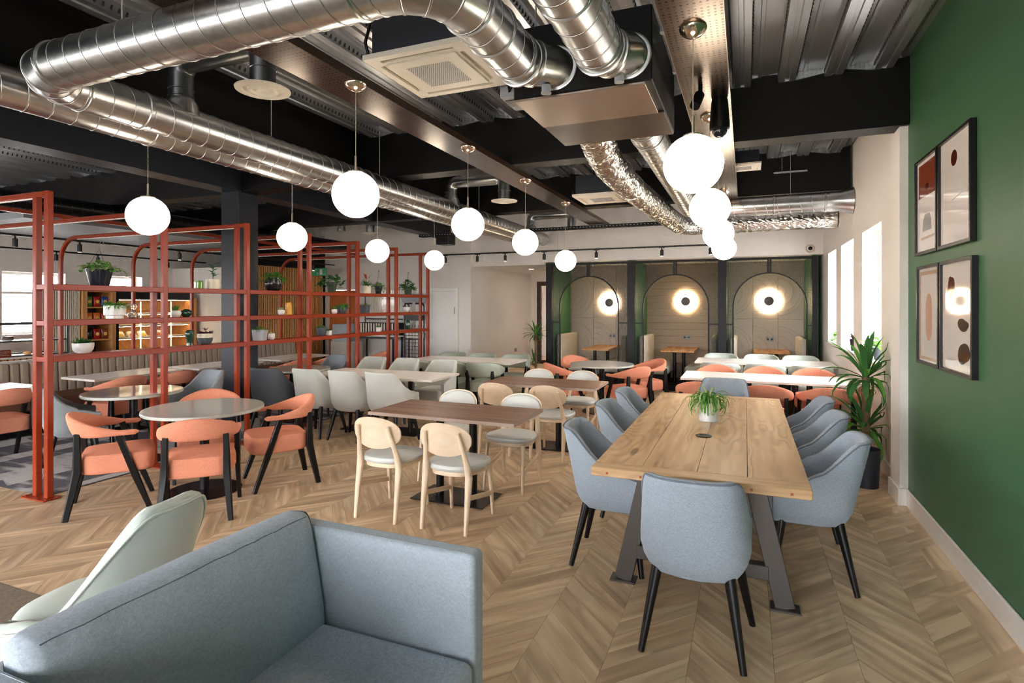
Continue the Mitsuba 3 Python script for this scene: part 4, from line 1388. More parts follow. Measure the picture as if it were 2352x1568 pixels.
    k.place('ring_sconce', f'round glowing wall lamp with a dark centre in the {names[i]} booth', 'wall lamp', (sx, YB1 - .005, sz))
    k = Kit()
    k.add('plate', cbox(-.075, .075, -.010, 0, -.045, .045, .004), 'unit_grey')
    k.add('plate__outlet', cat(*[cbox(x - .02, x + .02, -.0125, -.0095, -.02, .015, .002) for x in (-.038, .038)], *[cbox(x - .006, x + .006, -.014, -.0095, .022, .036, .001) for x in (-.05, .05)]), 'charcoal_paint')
    k.place('double_socket', f'grey double socket plate below the lamp in the {names[i]} booth', 'socket', (sx + (.06 if i == 0 else .02), YB1 - .001, .95))
    for s, xw in ((-1, a + .02 if i else a), (1, b - .005)):
        k = Kit()
        d = 1 if s < 0 else -1
        k.add('backrest', mv(cush(-.06, .06, YB0 + .16, YB1 - .03, .40, 1.03, .05), xw + d * .10, 0, 0), 'bench_fabric', 40)
        k.add('seat', cush(*sorted((xw + d * .05, xw + d * .62)), YB0 + .12, YB1 - .03, .27, .46, .07), 'bench_leather', 40)
        k.add('base', cbox(*sorted((xw + d * .03, xw + d * .5)), YB0 + .22, YB1 - .03, .071, .28), 'black_paint')
        k.place('booth_bench', f'upholstered bench on the {"left" if s < 0 else "right"} side of the {names[i]} booth', 'bench')
    tx = ((-2.86, 11.42), (-1.245, 11.58), (.47, 11.9))[i]
    w = .56 if i == 0 else .64
    k = Kit()
    bm = cbox(-w / 2, w / 2, 0, YB1 - tx[1] - .003, .712, .742, .003)
    k.add('table_top', bm, 'amber_wood', False, uv=np.column_stack([bm.vertices[:, 1], bm.vertices[:, 0] + 1 + 10 * (50 + i)]))
    k.add('column', cat(rod((-.09 if i < 2 else 0, .35, .075), (-.09 if i < 2 else 0, .35, .71), .035, n=16), rod((.09, .35 if i else .75, .075), (.09, .35 if i else .75, .71), .035, n=16)), 'black_satin')
    k.add('base_plate', cbox(-.22, .22, .15, min(.95, YB1 - tx[1] - .02), .071, .084, .003), 'black_satin')
    k.place('booth_table', f'wood-topped table in the {names[i]} booth', 'table', (*tx, 0))

# ---------------------------------------------------------------- framed prints on the green wall
XW = 1.24


def poly(pts):
    return np.asarray(pts, float)


def frame(name, y0, y1, z0, z1, art, label):
    """a framed print on the wall x = XW; art: (ink, polygon in 0..1 of the paper seen from the room: left to right, bottom to top)"""
    k = Kit()
    f, d = .022, .034
    k.add('frame', cat(cbox(XW - d, XW, y0, y0 + f, z0, z1, .002), cbox(XW - d, XW, y1 - f, y1, z0, z1, .002), cbox(XW - d, XW, y0 + f, y1 - f, z0, z0 + f, .002), cbox(XW - d, XW, y0 + f, y1 - f, z1 - f, z1, .002)), 'black_satin')
    a0, a1, b0, b1 = y0 + f, y1 - f, z0 + f, z1 - f
    pp = k.add('print', cbox(XW - .018, XW - .004, a0, a1, b0, b1), 'paper', False)
    for n, (ink, P) in enumerate(art):
        P = poly(P)
        y = a1 - P[:, 0] * (a1 - a0)        # the room's left is the far end
        z = b0 + P[:, 1] * (b1 - b0)
        m = prism(np.column_stack([-y, z]), 0, .0004)
        V = m.vertices
        k.add(pp + '__shape', tm(np.column_stack([XW - .0181 - .0003 * n - V[:, 2], -V[:, 0], V[:, 1]]), m.faces), ink, False)
    k.place(name, label, 'picture')


def ov(cx, cy, rx, ry, n=36, p=2.0):
    return ell(rx, ry, n, p, cx, cy)


def blob(cx, cy, rx, ry, seed, amp=.12):
    r = np.random.default_rng(seed)
    a = np.linspace(0, 2 * PI, 40, endpoint=False)
    q = 1 + amp * sum(r.normal() / (j + 1) * np.cos((j + 1) * a + r.uniform(0, 6)) for j in range(4))
    return np.column_stack([cx + rx * q * np.cos(a), cy + ry * q * np.sin(a)])


frame('framed_print', 4.69, 5.225, 2.03, 2.745, [('ink_rust', [(.07, .60), (.93, .60), (.93, .965), (.07, .965)]), ('ink_rust', [(.07, .60), (.07, .67), (.93, .67), (.93, .60)]), ('ink_brown', ov(.5, .70, .09, .035)), ('ink_blue', [(.28, .22), (.72, .22), (.70, .33), (.62, .40), (.40, .40), (.30, .33)]), ('ink_tan', [(.20, .13), (.86, .135), (.86, .16), (.20, .155)])],
      'framed abstract print with a rust block at its top, upper row, farther from us')
frame('framed_print', 4.055, 4.665, 2.03, 2.745, [('ink_brown', ov(.46, .80, .10, .075)), ('ink_dark', [(.42, .66), (.52, .68), (.52, .65), (.49, .63), (.44, .635)]), ('ink_tan', [(.34, .56), (.64, .575), (.64, .34), (.60, .25), (.50, .215), (.38, .25), (.34, .34)]), ('ink_dark', [(.40, .405), (.72, .44), (.72, .443), (.40, .409)])],
      'framed abstract print with a dark oval over a tan block, upper row, nearer us')
frame('framed_print', 4.65, 5.175, 1.222, 1.945, [('ink_tan', [(.03, .02), (.97, .02), (.97, .97), (.03, .97)]), ('paper', [(.10, .05), (.90, .05), (.90, .93), (.10, .93)]), ('ink_blush', ov(.5, .48, .16, .25, 40, 2.6)), ('ink_tan', [(.49, .26), (.51, .26), (.51, .70), (.49, .70)])] + [('ink_tan', [(.5, .30 + .045 * i), (.62, .34 + .045 * i), (.62, .346 + .045 * i), (.5, .306 + .045 * i)]) for i in range(8)] + [('ink_tan', [(.5, .30 + .045 * i), (.38, .34 + .045 * i), (.38, .346 + .045 * i), (.5, .306 + .045 * i)]) for i in range(8)],
      'framed print of a pale pink leaf, lower one farther from us on the green wall')
frame('framed_print', 4.03, 4.625, 1.222, 1.945, [('ink_brown', blob(.30, .80, .12, .10, 3)), ('ink_brown', [(.52, .86), (.84, .90), (.88, .83), (.86, .62), (.84, .52), (.62, .54), (.56, .68), (.58, .78)]), ('ink_dark', [(.66, .54), (.72, .54), (.72, .30), (.66, .30)]), ('ink_dark', blob(.72, .43, .17, .055, 8, .10)), ('ink_dark', blob(.73, .18, .17, .10, 6, .10)), ('ink_dark', [(.30, .56), (.40, .56), (.40, .48), (.52, .47), (.52, .42), (.42, .40), (.56, .36), (.60, .22), (.55, .14), (.44, .14), (.40, .22), (.38, .31), (.30, .31), (.27, .20), (.24, .13), (.14, .14), (.10, .24), (.11, .42), (.14, .49), (.22, .49), (.27, .44)])],
      'framed print of dark curved shapes, lower one nearer us on the green wall')

# ---------------------------------------------------------------- plants


def leaf(p, az, el, L, W, droop=.6, seg=5, fold=.25, tipw=.05, r=None):
    """one leaf: a folded strip from p, heading az, rising el, bending down"""
    pts, d = [np.asarray(p, float)], el
    for i in range(seg):
        t = np.array([math.cos(az) * math.cos(d), math.sin(az) * math.cos(d), math.sin(d)])
        pts.append(pts[-1] + t * L / seg)
        d -= droop / seg * (1 + i * .5)
    side = np.array([-math.sin(az), math.cos(az), 0])
    V, F = [], []
    for i, q in enumerate(pts):
        u = i / seg
        w = W * (math.sin(PI * min(u * .86 + .10, 1)) ** .8 if u < 1 else tipw) * .5
        V += [q - side * w + [0, 0, fold * w], q, q + side * w + [0, 0, fold * w]]
    for i in range(seg):
        a = 3 * i
        F += [(a, a + 1, a + 4), (a, a + 4, a + 3), (a + 1, a + 2, a + 5), (a + 1, a + 5, a + 4)]
    return tm(V, F)


def rosette(rg, n, L, W, base=(0, 0, 0), r0=.02, el=(.3, 1.3), droop=.7, seg=5, fold=.25):
    out = []
    for i in range(n):
        az = rg.uniform(0, 2 * PI)
        e = rg.uniform(*el)
        rr = r0 * rg.uniform(0, 1) ** .5
        out.append(leaf((base[0] + rr * math.cos(az), base[1] + rr * math.sin(az), base[2]), az, e, L * rg.uniform(.65, 1.05), W * rg.uniform(.8, 1.15), droop * rg.uniform(.5, 1.3), seg, fold))
    return cat(*out)


def bush(rg, n, R, H, L, W, base=0., spill=.0):
    """leaves scattered over a dome of radius R, height H; spill: how far the rim hangs"""
    out = []
    for i in range(n):
        az, u = rg.uniform(0, 2 * PI), rg.uniform(0, 1) ** .55
        x, y = R * u * math.cos(az), R * u * math.sin(az)
        z = base + H * (1 - u ** 2) * rg.uniform(.5, 1.05) - spill * max(0, u - .7) / .3 * rg.uniform(0, 1)
        out.append(leaf((x, y, z), rg.uniform(0, 2 * PI), rg.uniform(-.4, .8), L * rg.uniform(.7, 1.2), W * rg.uniform(.8, 1.2), rg.uniform(.2, 1.2), 3, .3))
    return cat(*out)


def vine(rg, p, az, L, n, leafL):
    pts = [np.array(p, float)]
    d = .25
    for i in range(10):
        pts.append(pts[-1] + np.array([math.cos(az) * math.cos(d), math.sin(az) * math.cos(d), math.sin(d)]) * L / 10)
        d -= rg.uniform(-.05, .28)
        az += rg.uniform(-.25, .25)
    out = [tube(pts, .0025, 5)]
    for i in range(n):
        q = pts[1 + int(i / n * 10) % 10]
        out.append(leaf(q, rg.uniform(0, 6.3), rg.uniform(-.3, .6), leafL * rg.uniform(.7, 1.1), leafL * .8, .6, 3, .2))
    return cat(*out)


def pot_profile(r, h, kind='taper', t=.006):
    if kind == 'taper':
        o = [(r * .68, 0), (r * .70, .003), (r, h - .004), (r, h)]
    elif kind == 'bowl':
        o = [(r * .55, 0), (r * .72, h * .08), (r * .92, h * .35), (r, h * .7), (r, h)]
    elif kind == 'round':
        o = [(r * .62, 0), (r * .82, h * .1), (r, h * .42), (r, h * .62), (r * .90, h)]
    else:
        o = [(r * .96, 0), (r, .004), (r, h - .003), (r * .99, h)]
    top = o[-1]
    return [(0, 0)] + o + [(top[0] - t, h), (top[0] - t - .001, h * .86), (0, h * .86)]


def potted(label, x, y, z, r, h, pot, kind, plant, seed, hook=False, group=None, sx=1.0, extra=None, cat_='potted plant', leafm='leaf'):
    rg = np.random.default_rng(seed)
    k = Kit()
    if kind == 'square':
        m = pad(ell(r, r, 32, 7), [(.84, 0), (.86, .004), (1, h), (.93, h), (.90, h * .86)])
    elif kind == 'step':
        m = lathe([(0, 0), (r * .80, 0), (r * .80, h * .22), (r * .97, h * .26), (r, h * .32), (r, h), (r - .008, h), (r - .01, h * .85), (0, h * .85)], 40)
    else:
        m = lathe(pot_profile(r, h, kind), 36)
    m.vertices[:, 1] *= sx
    k.add('pot', m, pot, 40)
    if extra:
        k.add(*extra)
    so = lathe([(0, 0), (r * .9, 0), (r * .88, .004), (0, .010)], 20)
    so.vertices[:, 1] *= sx
    k.add('soil', mv(so, 0, 0, h * .86), 'soil')
    for n, (nm, mm, mesh) in enumerate(plant(rg, r, h)):
        k.add(nm, mesh, mm, False, kind='stuff')
    if hook:
        pts = [(0, 0, h + .19), (0, 0, h + .24), (0, .012, h + .262), (0, .03, h + .262), (0, .036, h + .245), (0, .03, h + .23)]
        k.add('hanging_hook', cat(tube(pts, .003, 6), *[rod((r * .92 * math.cos(t), r * .92 * math.sin(t), h - .005), (0, 0, h + .19), .0014, n=5) for t in (0, 2.1, 4.2)]), 'pot_black')
    return k.place('potted_plant' if cat_ == 'potted plant' else 'vase', label, cat_, (x, y, z), rg.uniform(0, 30), group)


XS, Z1, Z2, Z3 = -5.58, 1.2155, 1.5255, 1.8355
potted('dark navy hanging pot of variegated ivy on the top red shelf, left end', XS, 3.42, Z3, .108, .155, 'pot_navy', 'taper', lambda g_, r, h: [('foliage', 'leaf_pale', bush(g_, 70, r * 1.35, .09, .05, .035, h * .9)), ('foliage', 'leaf', bush(g_, 80, r * 1.3, .08, .05, .035, h * .9)), ('vine', 'leaf_pale', vine(g_, (.0, .08, h + .02), 1.75, .24, 20, .04))], 1, True)
potted('cream planter with an upright rubber plant on the top red shelf', XS, 4.64, Z3, .074, .11, 'pot_cream', 'cyl', lambda g_, r, h: [('foliage', 'leaf_dark', cat(rod((0, 0, h), (0, 0, h + .14), .004), *[leaf((0, 0, h + .03 + .022 * i), i * 2.2, .5, .085, .045, .5, 4, .15) for i in range(7)]))], 2)
potted('glossy black bowl pot of trailing ivy on the top red shelf right of the column', XS, 5.53, Z3, .105, .165, 'pot_black', 'round', lambda g_, r, h: [('foliage', 'leaf', bush(g_, 130, r * 1.5, .10, .05, .035, h * .85, .05)), ('vine', 'leaf', vine(g_, (0, .08, h), 1.4, .2, 16, .035))], 3)
potted('dark green pot of large-leaved ivy on the top red shelf', XS, 6.63, Z3, .08, .15, 'pot_green', 'taper', lambda g_, r, h: [('foliage', 'leaf_dark', bush(g_, 60, r * 2.2, .13, .09, .06, h * .8, .06))], 4)
potted('white pot of red-tipped flowers on the top red shelf', XS, 7.46, Z3, .066, .125, 'pot_cream', 'cyl', lambda g_, r, h: [('foliage', 'leaf_dark', rosette(g_, 55, .16, .014, (0, 0, h * .85), .03, (.4, 1.4), .9)), ('flower', 'petal_red', cat(*[leaf((.02 * math.cos(a), .02 * math.sin(a), h + .10), a, 1.0, .12, .025, .2, 3) for a in (.5, 2.0, 4.4)]))], 5)
potted('dark basket pot of pale ivy with wire hanger on the top red shelf', XS, 7.77, Z3, .066, .13, 'pot_navy', 'taper', lambda g_, r, h: [('foliage', 'leaf_pale', bush(g_, 45, r * 1.7, .08, .045, .032, h * .8, .07)), ('foliage', 'leaf', bush(g_, 55, r * 1.7, .08, .045, .032, h * .8, .07)), ('vine', 'leaf', vine(g_, (0, .05, h), 1.6, .28, 16, .035))], 6, True)
potted('dark green pot with a curved hook at the right end of the top red shelf', XS, 8.65, Z3, .078, .145, 'pot_green', 'taper', lambda g_, r, h: [('foliage', 'leaf_dark', bush(g_, 55, r * 1.9, .13, .075, .065, h * .8, .08))], 7, True)
potted('wide white stepped planter of ferns on the middle red shelf', XS, 3.56, Z2, .09, .125, 'pot_white', 'step', lambda g_, r, h: [('foliage', 'leaf', rosette(g_, 130, .10, .012, (0, 0, h * .86), .07, (.1, 1.3), 1.2, 4))], 8)
potted('small white pot of aloe on the middle red shelf', XS, 4.19, Z2, .046, .07, 'pot_white', 'round', lambda g_, r, h: [('foliage', 'leaf', rosette(g_, 16, .085, .018, (0, 0, h * .85), .012, (.4, 1.4), .2))], 9)
potted('small marbled pot of succulent beside the yellow jug', XS, 5.66, Z2, .044, .066, 'pot_white', 'round', lambda g_, r, h: [('foliage', 'leaf_pale', rosette(g_, 22, .05, .02, (0, 0, h * .85), .02, (.2, 1.3), .2, 3))], 10)
potted('small white pot of succulent next to the navy pot on the middle red shelf', XS, 6.69, Z2, .044, .064, 'pot_white', 'round', lambda g_, r, h: [('foliage', 'leaf', rosette(g_, 16, .07, .016, (0, 0, h * .85), .015, (.5, 1.4), .3, 3))], 11)
potted('navy bowl of trailing succulent on the middle red shelf', XS, 6.86, Z2, .07, .098, 'pot_slate', 'bowl', lambda g_, r, h: [('foliage', 'leaf', rosette(g_, 90, .13, .014, (0, 0, h * .85), .05, (.3, 1.4), 1.9, 5))], 12)
potted('grey square pot with trailing stems on the middle red shelf', XS, 7.41, Z2, .066, .12, 'pot_slate', 'square', lambda g_, r, h: [('foliage', 'leaf_dark', bush(g_, 45, r * 1.2, .05, .03, .012, h * .86)), ('vine', 'leaf_pale', vine(g_, (0, .06, h), 1.6, .2, 16, .02))], 13)
potted('white bowl of dark succulents on the middle red shelf, right end', XS, 8.59, Z2, .07, .09, 'pot_white', 'bowl', lambda g_, r, h: [('foliage', 'leaf_dark', rosette(g_, 40, .05, .018, (0, 0, h * .85), .05, (.1, 1.2), .2, 3))], 14)
potted('white oval bowl of spiky succulents on the lowest red shelf', XS, 3.28, Z1, .075, .095, 'pot_white', 'bowl', lambda g_, r, h: [('foliage', 'leaf_dark', cat(*[mv(rosette(g_, 26, .075, .012, (0, 0, h * .86), .01, (.1, 1.4), .2, 3), 0, d) for d in (-.05, 0, .05)]))], 15, sx=1.25)
potted('two-tone cream and grey pot of purple succulents on the lowest red shelf', XS, 4.54, Z1, .08, .122, 'pot_slate', 'bowl', lambda g_, r, h: [('foliage', 'leaf_purple', rosette(g_, 70, .05, .018, (0, 0, h * .9), .065, (.2, 1.4), .3, 3)), ('sprig', 'leaf_purple', rosette(g_, 6, .06, .012, (0, 0, h + .03), .01, (.8, 1.4), .5, 3))], 16, extra=('pot__band', lathe([(.0806, .074), (.0812, .078), (.0812, .1222), (.074, .1224)], 36, False), 'pot_cream'))
potted('pale grey square pot of grassy succulent on the lowest red shelf right of the column', XS, 5.31, Z1, .076, .13, 'pot_grey', 'square', lambda g_, r, h: [('foliage', 'leaf', bush(g_, 130, r * 1.1, .06, .03, .012, h * .9))], 17)
potted('tiny white pot beside the pale grey square pot', XS, 5.50, Z1, .040, .075, 'pot_white', 'round', lambda g_, r, h: [('foliage', 'leaf_pale', rosette(g_, 20, .04, .016, (0, 0, h * .85), .02, (.2, 1.3), .2, 3))], 18)
potted('dark grey pot of low green growth on the lowest red shelf', XS, 6.41, Z1, .068, .118, 'pot_slate', 'bowl', lambda g_, r, h: [('foliage', 'leaf_bright', bush(g_, 110, r * 1.0, .05, .03, .014, h * .9))], 19)
potted('tiny white pot beside the dark grey pot on the lowest red shelf', XS, 6.58, Z1, .038, .068, 'pot_white', 'cyl', lambda g_, r, h: [('foliage', 'leaf_dark', rosette(g_, 24, .045, .014, (0, 0, h * .85), .02, (.2, 1.3), .2, 3))], 20)
potted('small white pot of a single succulent on the lowest red shelf, toward the right', XS, 7.77, Z1, .039, .07, 'pot_white', 'cyl', lambda g_, r, h: [('foliage', 'leaf', rosette(g_, 14, .06, .014, (0, 0, h * .85), .015, (.5, 1.4), .3, 3))], 21)

# vases and vessels on the shelves
single('glass_jar', lathe([(0, 0), (.043, 0), (.046, .004), (.046, .07), (.040, .078), (.040, .084), (.043, .086), (.036, .088), (.034, .07), (0, .012)], 32), 'glass_olive', 'olive green glass jar on the top red shelf', 'jar', loc=(XS, 4.46, Z3))
k = Kit()
k.add('body', lathe([(0, 0), (.04, 0), (.045, .004), (.045, .035), (.030, .062), (.010, .072), (.030, .084), (.045, .108), (.045, .139), (.041, .141), (.041, .110), (.026, .086), (.006, .074), (.004, .070), (.026, .060), (.040, .036), (.040, .006), (0, .006)], 32), 'glass', True)
k.add('sand', lathe([(0, .007), (.037, .007), (.036, .026), (0, .038)], 20), 'pot_cream')
k.place('hourglass', 'clear hourglass on the middle red shelf beside the white planter', 'hourglass', (XS, 3.73, Z2))


def ribbed(prof, n=60, ribs=12, amp=.06):
    m = lathe(prof, n)
    a = np.arctan2(m.vertices[:, 1], m.vertices[:, 0])
    m.vertices[:, :2] *= (1 + amp * np.abs(np.cos(a * ribs / 2)))[:, None]
    return m


single('ribbed_vase', ribbed([(0, 0), (.025, 0), (.046, .02), (.053, .042), (.046, .066), (.022, .080), (.016, .084), (0, .082)]), 'ceramic_green', 'round dark green ribbed vase on the middle red shelf', 'vase', smooth=50, loc=(XS, 4.31, Z2))
single('ribbed_vase', ribbed([(0, 0), (.030, 0), (.028, .02), (.026, .045), (.038, .09), (.044, .125), (.038, .155), (.026, .165), (.022, .165), (0, .12)], ribs=10), 'ceramic_green', 'tall dark green glazed vase on the lowest red shelf', 'vase', smooth=50, loc=(XS, 4.35, Z1))
single('cactus_vase', ribbed([(0, 0), (.026, 0), (.036, .03), (.040, .085), (.034, .14), (.018, .168), (0, .17)], ribs=8), 'ceramic_green', 'green cactus-shaped vase on the lowest red shelf, right end', 'vase', smooth=50, loc=(XS, 8.65, Z1))
single('glass_vase', lathe([(0, 0), (.036, 0), (.036, .005), (.028, .012), (.028, .15), (.038, .165), (.038, .19), (.035, .19), (.025, .15), (.025, .02), (0, .01)], 28), 'glass', 'clear glass cylinder vase on the middle red shelf, right end', 'vase', smooth=True, loc=(XS, 8.84, Z2))
k = Kit()
k.add('body', lathe([(0, 0), (.048, 0), (.050, .004), (.036, .13), (.034, .15), (.038, .16), (.035, .16), (.031, .148), (0, .02)], 32), 'yellow_enamel', 40)
k.add('handle', tube([(0, .034, .145), (0, .058, .140), (0, .066, .115), (0, .056, .085), (0, .041, .075)], .005, 8), 'yellow_enamel', True)
k.add('spout', mv(lathe([(.012, 0), (.004, .03)], 12), 0, -.036, .145, rx=50), 'yellow_enamel')
k.place('jug', 'yellow enamel jug on the middle red shelf', 'jug', (XS, 5.79, Z2))

# spider plant on the timber table
rg = np.random.default_rng(33)
k = Kit()
k.add('pot', lathe([(0, 0), (.070, 0), (.073, .004), (.074, .138), (.072, .141), (.067, .141), (.066, .118), (0, .118)], 40), 'pot_white', 40)
k.add('soil', lathe([(0, .117), (.066, .117), (0, .122)], 20), 'soil')
k.add('foliage', rosette(rg, 60, .27, .015, (0, 0, .12), .02, (.3, 1.5), 2.1, 8, .5), 'leaf', False, kind='stuff')
k.add('foliage', rosette(rg, 45, .27, .013, (0, 0, .12), .02, (.3, 1.5), 2.1, 8, .5), 'leaf_pale', False, kind='stuff')
k.place('potted_plant', 'spider plant in a white pot on the timber table', 'potted plant', (-.262, 4.62, ZT))

# yucca in the corner by the pilaster
def yucca(label, x, y, heads, rpot, hpot, seed, trunk):
    rg = np.random.default_rng(seed)
    k = Kit()
    k.add('pot', lathe([(0, 0), (rpot * .8, 0), (rpot, hpot), (rpot - .01, hpot), (rpot - .015, hpot * .9), (0, hpot * .9)], 32), 'pot_slate', 40)
    k.add('soil', lathe([(0, hpot * .9), (rpot * .95, hpot * .9), (0, hpot * .92)], 20), 'soil')
    for p0, p1, r in trunk:
        m = tube(np.linspace(p0, p1, 12), r * (1 + .12 * np.sin(np.arange(12) * 2.3)), 12)
        k.add('trunk', m, 'bark', 40)
    for (hx, hy, hz, n, L, W) in heads:
        for i in range(n):
            u = i / n
            az = i * 2.4 + rg.uniform(-.2, .2)
            el = 1.45 - 1.75 * u + rg.uniform(-.15, .15)
            lf = (leaf((hx + .012 * math.cos(az), hy + .012 * math.sin(az), hz + .03 - .05 * u), az, el, L * rg.uniform(.75, 1.08) * (1 - .22 * (u > .7)), W * rg.uniform(.85, 1.1), .28 + .75 * u * rg.uniform(.5, 1.2), 6, .35, .02))
            lf.vertices[:, 0] = np.minimum(lf.vertices[:, 0], 1.235 - x if x > 0 else 9)
            if x < 0:
                lf.vertices[:, 1] = np.minimum(lf.vertices[:, 1], 11.26 - y)
            k.add('leaf', lf, 'leaf_dark' if rg.uniform() < .7 else 'leaf', True)
        k.add('dry_leaves', rosette(rg, 40, L * .33, .012, (hx, hy, hz - .06), .02, (-1.2, .1), .9, 4), 'leaf_dry', False, kind='stuff')
    k.place('yucca', label, 'potted plant', (x, y, 0))


yucca('tall two-headed yucca in a dark pot beside the white pilaster', 1.02, 6.38, [(.06, 0, .94, 34, .50, .054), (.06, .03, .44, 32, .44, .05)], .14, .22, 51, [((.06, 0, .18), (.06, 0, .96), .035), ((.05, .03, .18), (.06, .03, .45), .03)])
yucca('smaller yucca against the left post of the booths', -4.02, 11.05, [(.0, 0, 1.02, 30, .34, .036), (-.05, 0, .50, 16, .26, .03)], .13, .24, 52, [((0, 0, .2), (.0, 0, 1.02), .028)])
single('waste_bin', lathe([(0, 0), (.10, 0), (.115, .34), (.118, .345), (.11, .345), (.097, .02), (0, .02)], 36), 'charcoal_paint', 'dark round waste bin on the floor behind the right tub chairs', 'bin', smooth=40, loc=(1.02, 6.02, 0))
# plants on the window sills
potted('potted green plant on the nearest window sill', 1.36, 7.32, 1.051, .06, .13, 'pot_slate', 'taper', lambda g_, r, h: [('foliage', 'leaf_bright', bush(g_, 22, .10, .13, .10, .07, h * .9))], 61)
potted('black pot with a dark spiky plant on the middle window sill', 1.33, 8.62, 1.051, .055, .15, 'pot_black', 'taper', lambda g_, r, h: [('foliage', 'leaf_purple', rosette(g_, 26, .14, .02, (0, 0, h * .9), .02, (.2, 1.4), .8))], 62)
potted('small pale plant trailing on the farthest window sill', 1.33, 10.1, 1.051, .05, .07, 'pot_white', 'round', lambda g_, r, h: [('foliage', 'leaf_bright', bush(g_, 14, .10, .10, .09, .07, h * .9))], 63)


# ---------------------------------------------------------------- kitchen side, far left
k = Kit()
k.add('body', cbox(-10.7, -9.92, .8, 5.62, .08, .86, .004), 'black_paint')
for i in range(60):
    k.add('slat', cbox(-9.921, -9.90, .82 + i * .08, .82 + i * .08 + .055, .10, .855), 'slat_wood', False)
k.add('worktop', cbox(-10.74, -9.86, .78, 5.66, .86, .89, .003), 'white_gloss')
k.place('serving_counter', 'serving counter with timber slats and white top behind the banquette', 'counter')
k = Kit()
E_ = .012
fr = []
for y in (2.4, 4.05, 5.6):
    for x in (-10.5, -9.92):
        fr.append(cbox(x - E_, x + E_, y - E_, y + E_, .891, 1.37))
for x in (-10.5, -9.92):
    for z in (.90, 1.115, 1.37):
        fr.append(cbox(x - E_, x + E_, 2.4, 5.6, z - E_ * .8, z + E_ * .8))
for y in (2.4, 5.6):
    for z in (.90, 1.115, 1.37):
        fr.append(cbox(-10.5, -9.92, y - E_, y + E_, z - E_ * .8, z + E_ * .8))
k.add('frame', cat(*fr), 'black_satin', False)
k.add('pane', cbox(-9.912, -9.9115, 2.41, 5.59, .905, 1.36), 'pane_glass', False)
k.add('shelf', cbox(-10.49, -9.93, 2.42, 5.58, 1.11, 1.118), 'white_gloss')
k.place('display_case', 'black-framed glass display case on the serving counter', 'display case')
rg = np.random.default_rng(71)
for i in range(9):
    y = 3.55 + i * .225
    zt = .9 if i % 2 else 1.119
    if i % 3 == 0:
        single('cake_plate', lathe([(0, 0), (.05, 0), (.05, .004), (.11, .014), (.11, .018), (0, .012)], 24), 'pot_white', f'white plate in the display case, number {["one", "two", "three"][i // 3]} from the left', 'plate', 'plates in the display case', loc=(-10.1, y, zt))
        single('dark_cake', lathe([(0, 0), (.07, 0), (.072, .03), (.06, .045), (0, .05)], 20), 'brown_paint', f'dark cake on white plate {["one", "two", "three"][i // 3]} in the display case', 'cake', 'cakes in the display case', loc=(-10.1, y, zt + .018))
    else:
        single('pastry', mv(cush(-.05, .05, -.035, .035, 0, .05, .024), 0, 0, 0, rz=float(rg.uniform(0, 90))), ['snack_orange', 'slat_wood', 'brown_paint'][i % 3], f'{["golden", "brown", "dark"][i % 3]} pastry {"on the upper shelf" if zt > 1 else "on the lower deck"} of the display case, {"left" if i < 3 else "middle" if i < 6 else "right"} third', 'pastry', 'pastries in the display case', loc=(-10.05, y, zt))
k = Kit()
k.add('card', mv(cbox(-.002, .002, -.12, .12, 0, .11), 0, 0, 0, ry=-12), 'ink_rust', False)
k.add('card__line', cat(*[mv(cbox(.0022, .003, -.10, .10 - .03 * (i % 2), .03 + i * .025, .036 + i * .025), 0, 0, 0, ry=-12) for i in range(3)]), 'paper', False)
k.place('price_card', 'dark red card with pale lines at the left end of the display case', 'sign', (-9.87, 4.72, .892))
struct('wall_kitchen_panel', cbox(-11.78, -11.66, 6.08, 6.80, 0, 1.94), 'slat_back')
for i in range(20):
    put(nk('wall_kitchen_panel__batten'), cbox(-11.66, -11.648, 6.09 + i * .0355, 6.09 + i * .0355 + .024, 0, 1.935, .002), 'slat_cream', False)
# open shelving with crisps, then the lit chilled shelves
k = Kit()
for y in (6.81, 7.345):
    k.add('side', cbox(-12.1, -11.6, y, y + .085, 0, 1.95, .003), 'amber_wood', False)
k.add('top', cbox(-12.1, -11.6, 6.895, 7.345, 1.90, 1.95, .002), 'amber_wood', False)
k.add('back', cbox(-12.12, -12.1, 6.81, 7.43, 0, 1.95), 'brown_paint')
SH = [1.615, 1.30, .985, .6]
for z in SH:
    k.add('shelf', cbox(-12.1, -11.61, 6.895, 7.345, z - .025, z, .002), 'amber_wood', False)
k.place('snack_shelves', 'timber shelf unit stacked with crisp packets', 'shelf unit')


def packet(w, h, d):
    R = []
    for f in np.linspace(0, 1, 11):
        t = math.sin(PI * f) ** .5
        a = ell(w / 2 * (1 - .08 * t), max(d / 2 * t, .003), 20, 2.4)
        R.append(np.column_stack([a[:, 1], a[:, 0], np.full(20, f * h)]))
    m = rings_mesh(R)
    if m.volume < 0:
        m.invert()
    return m


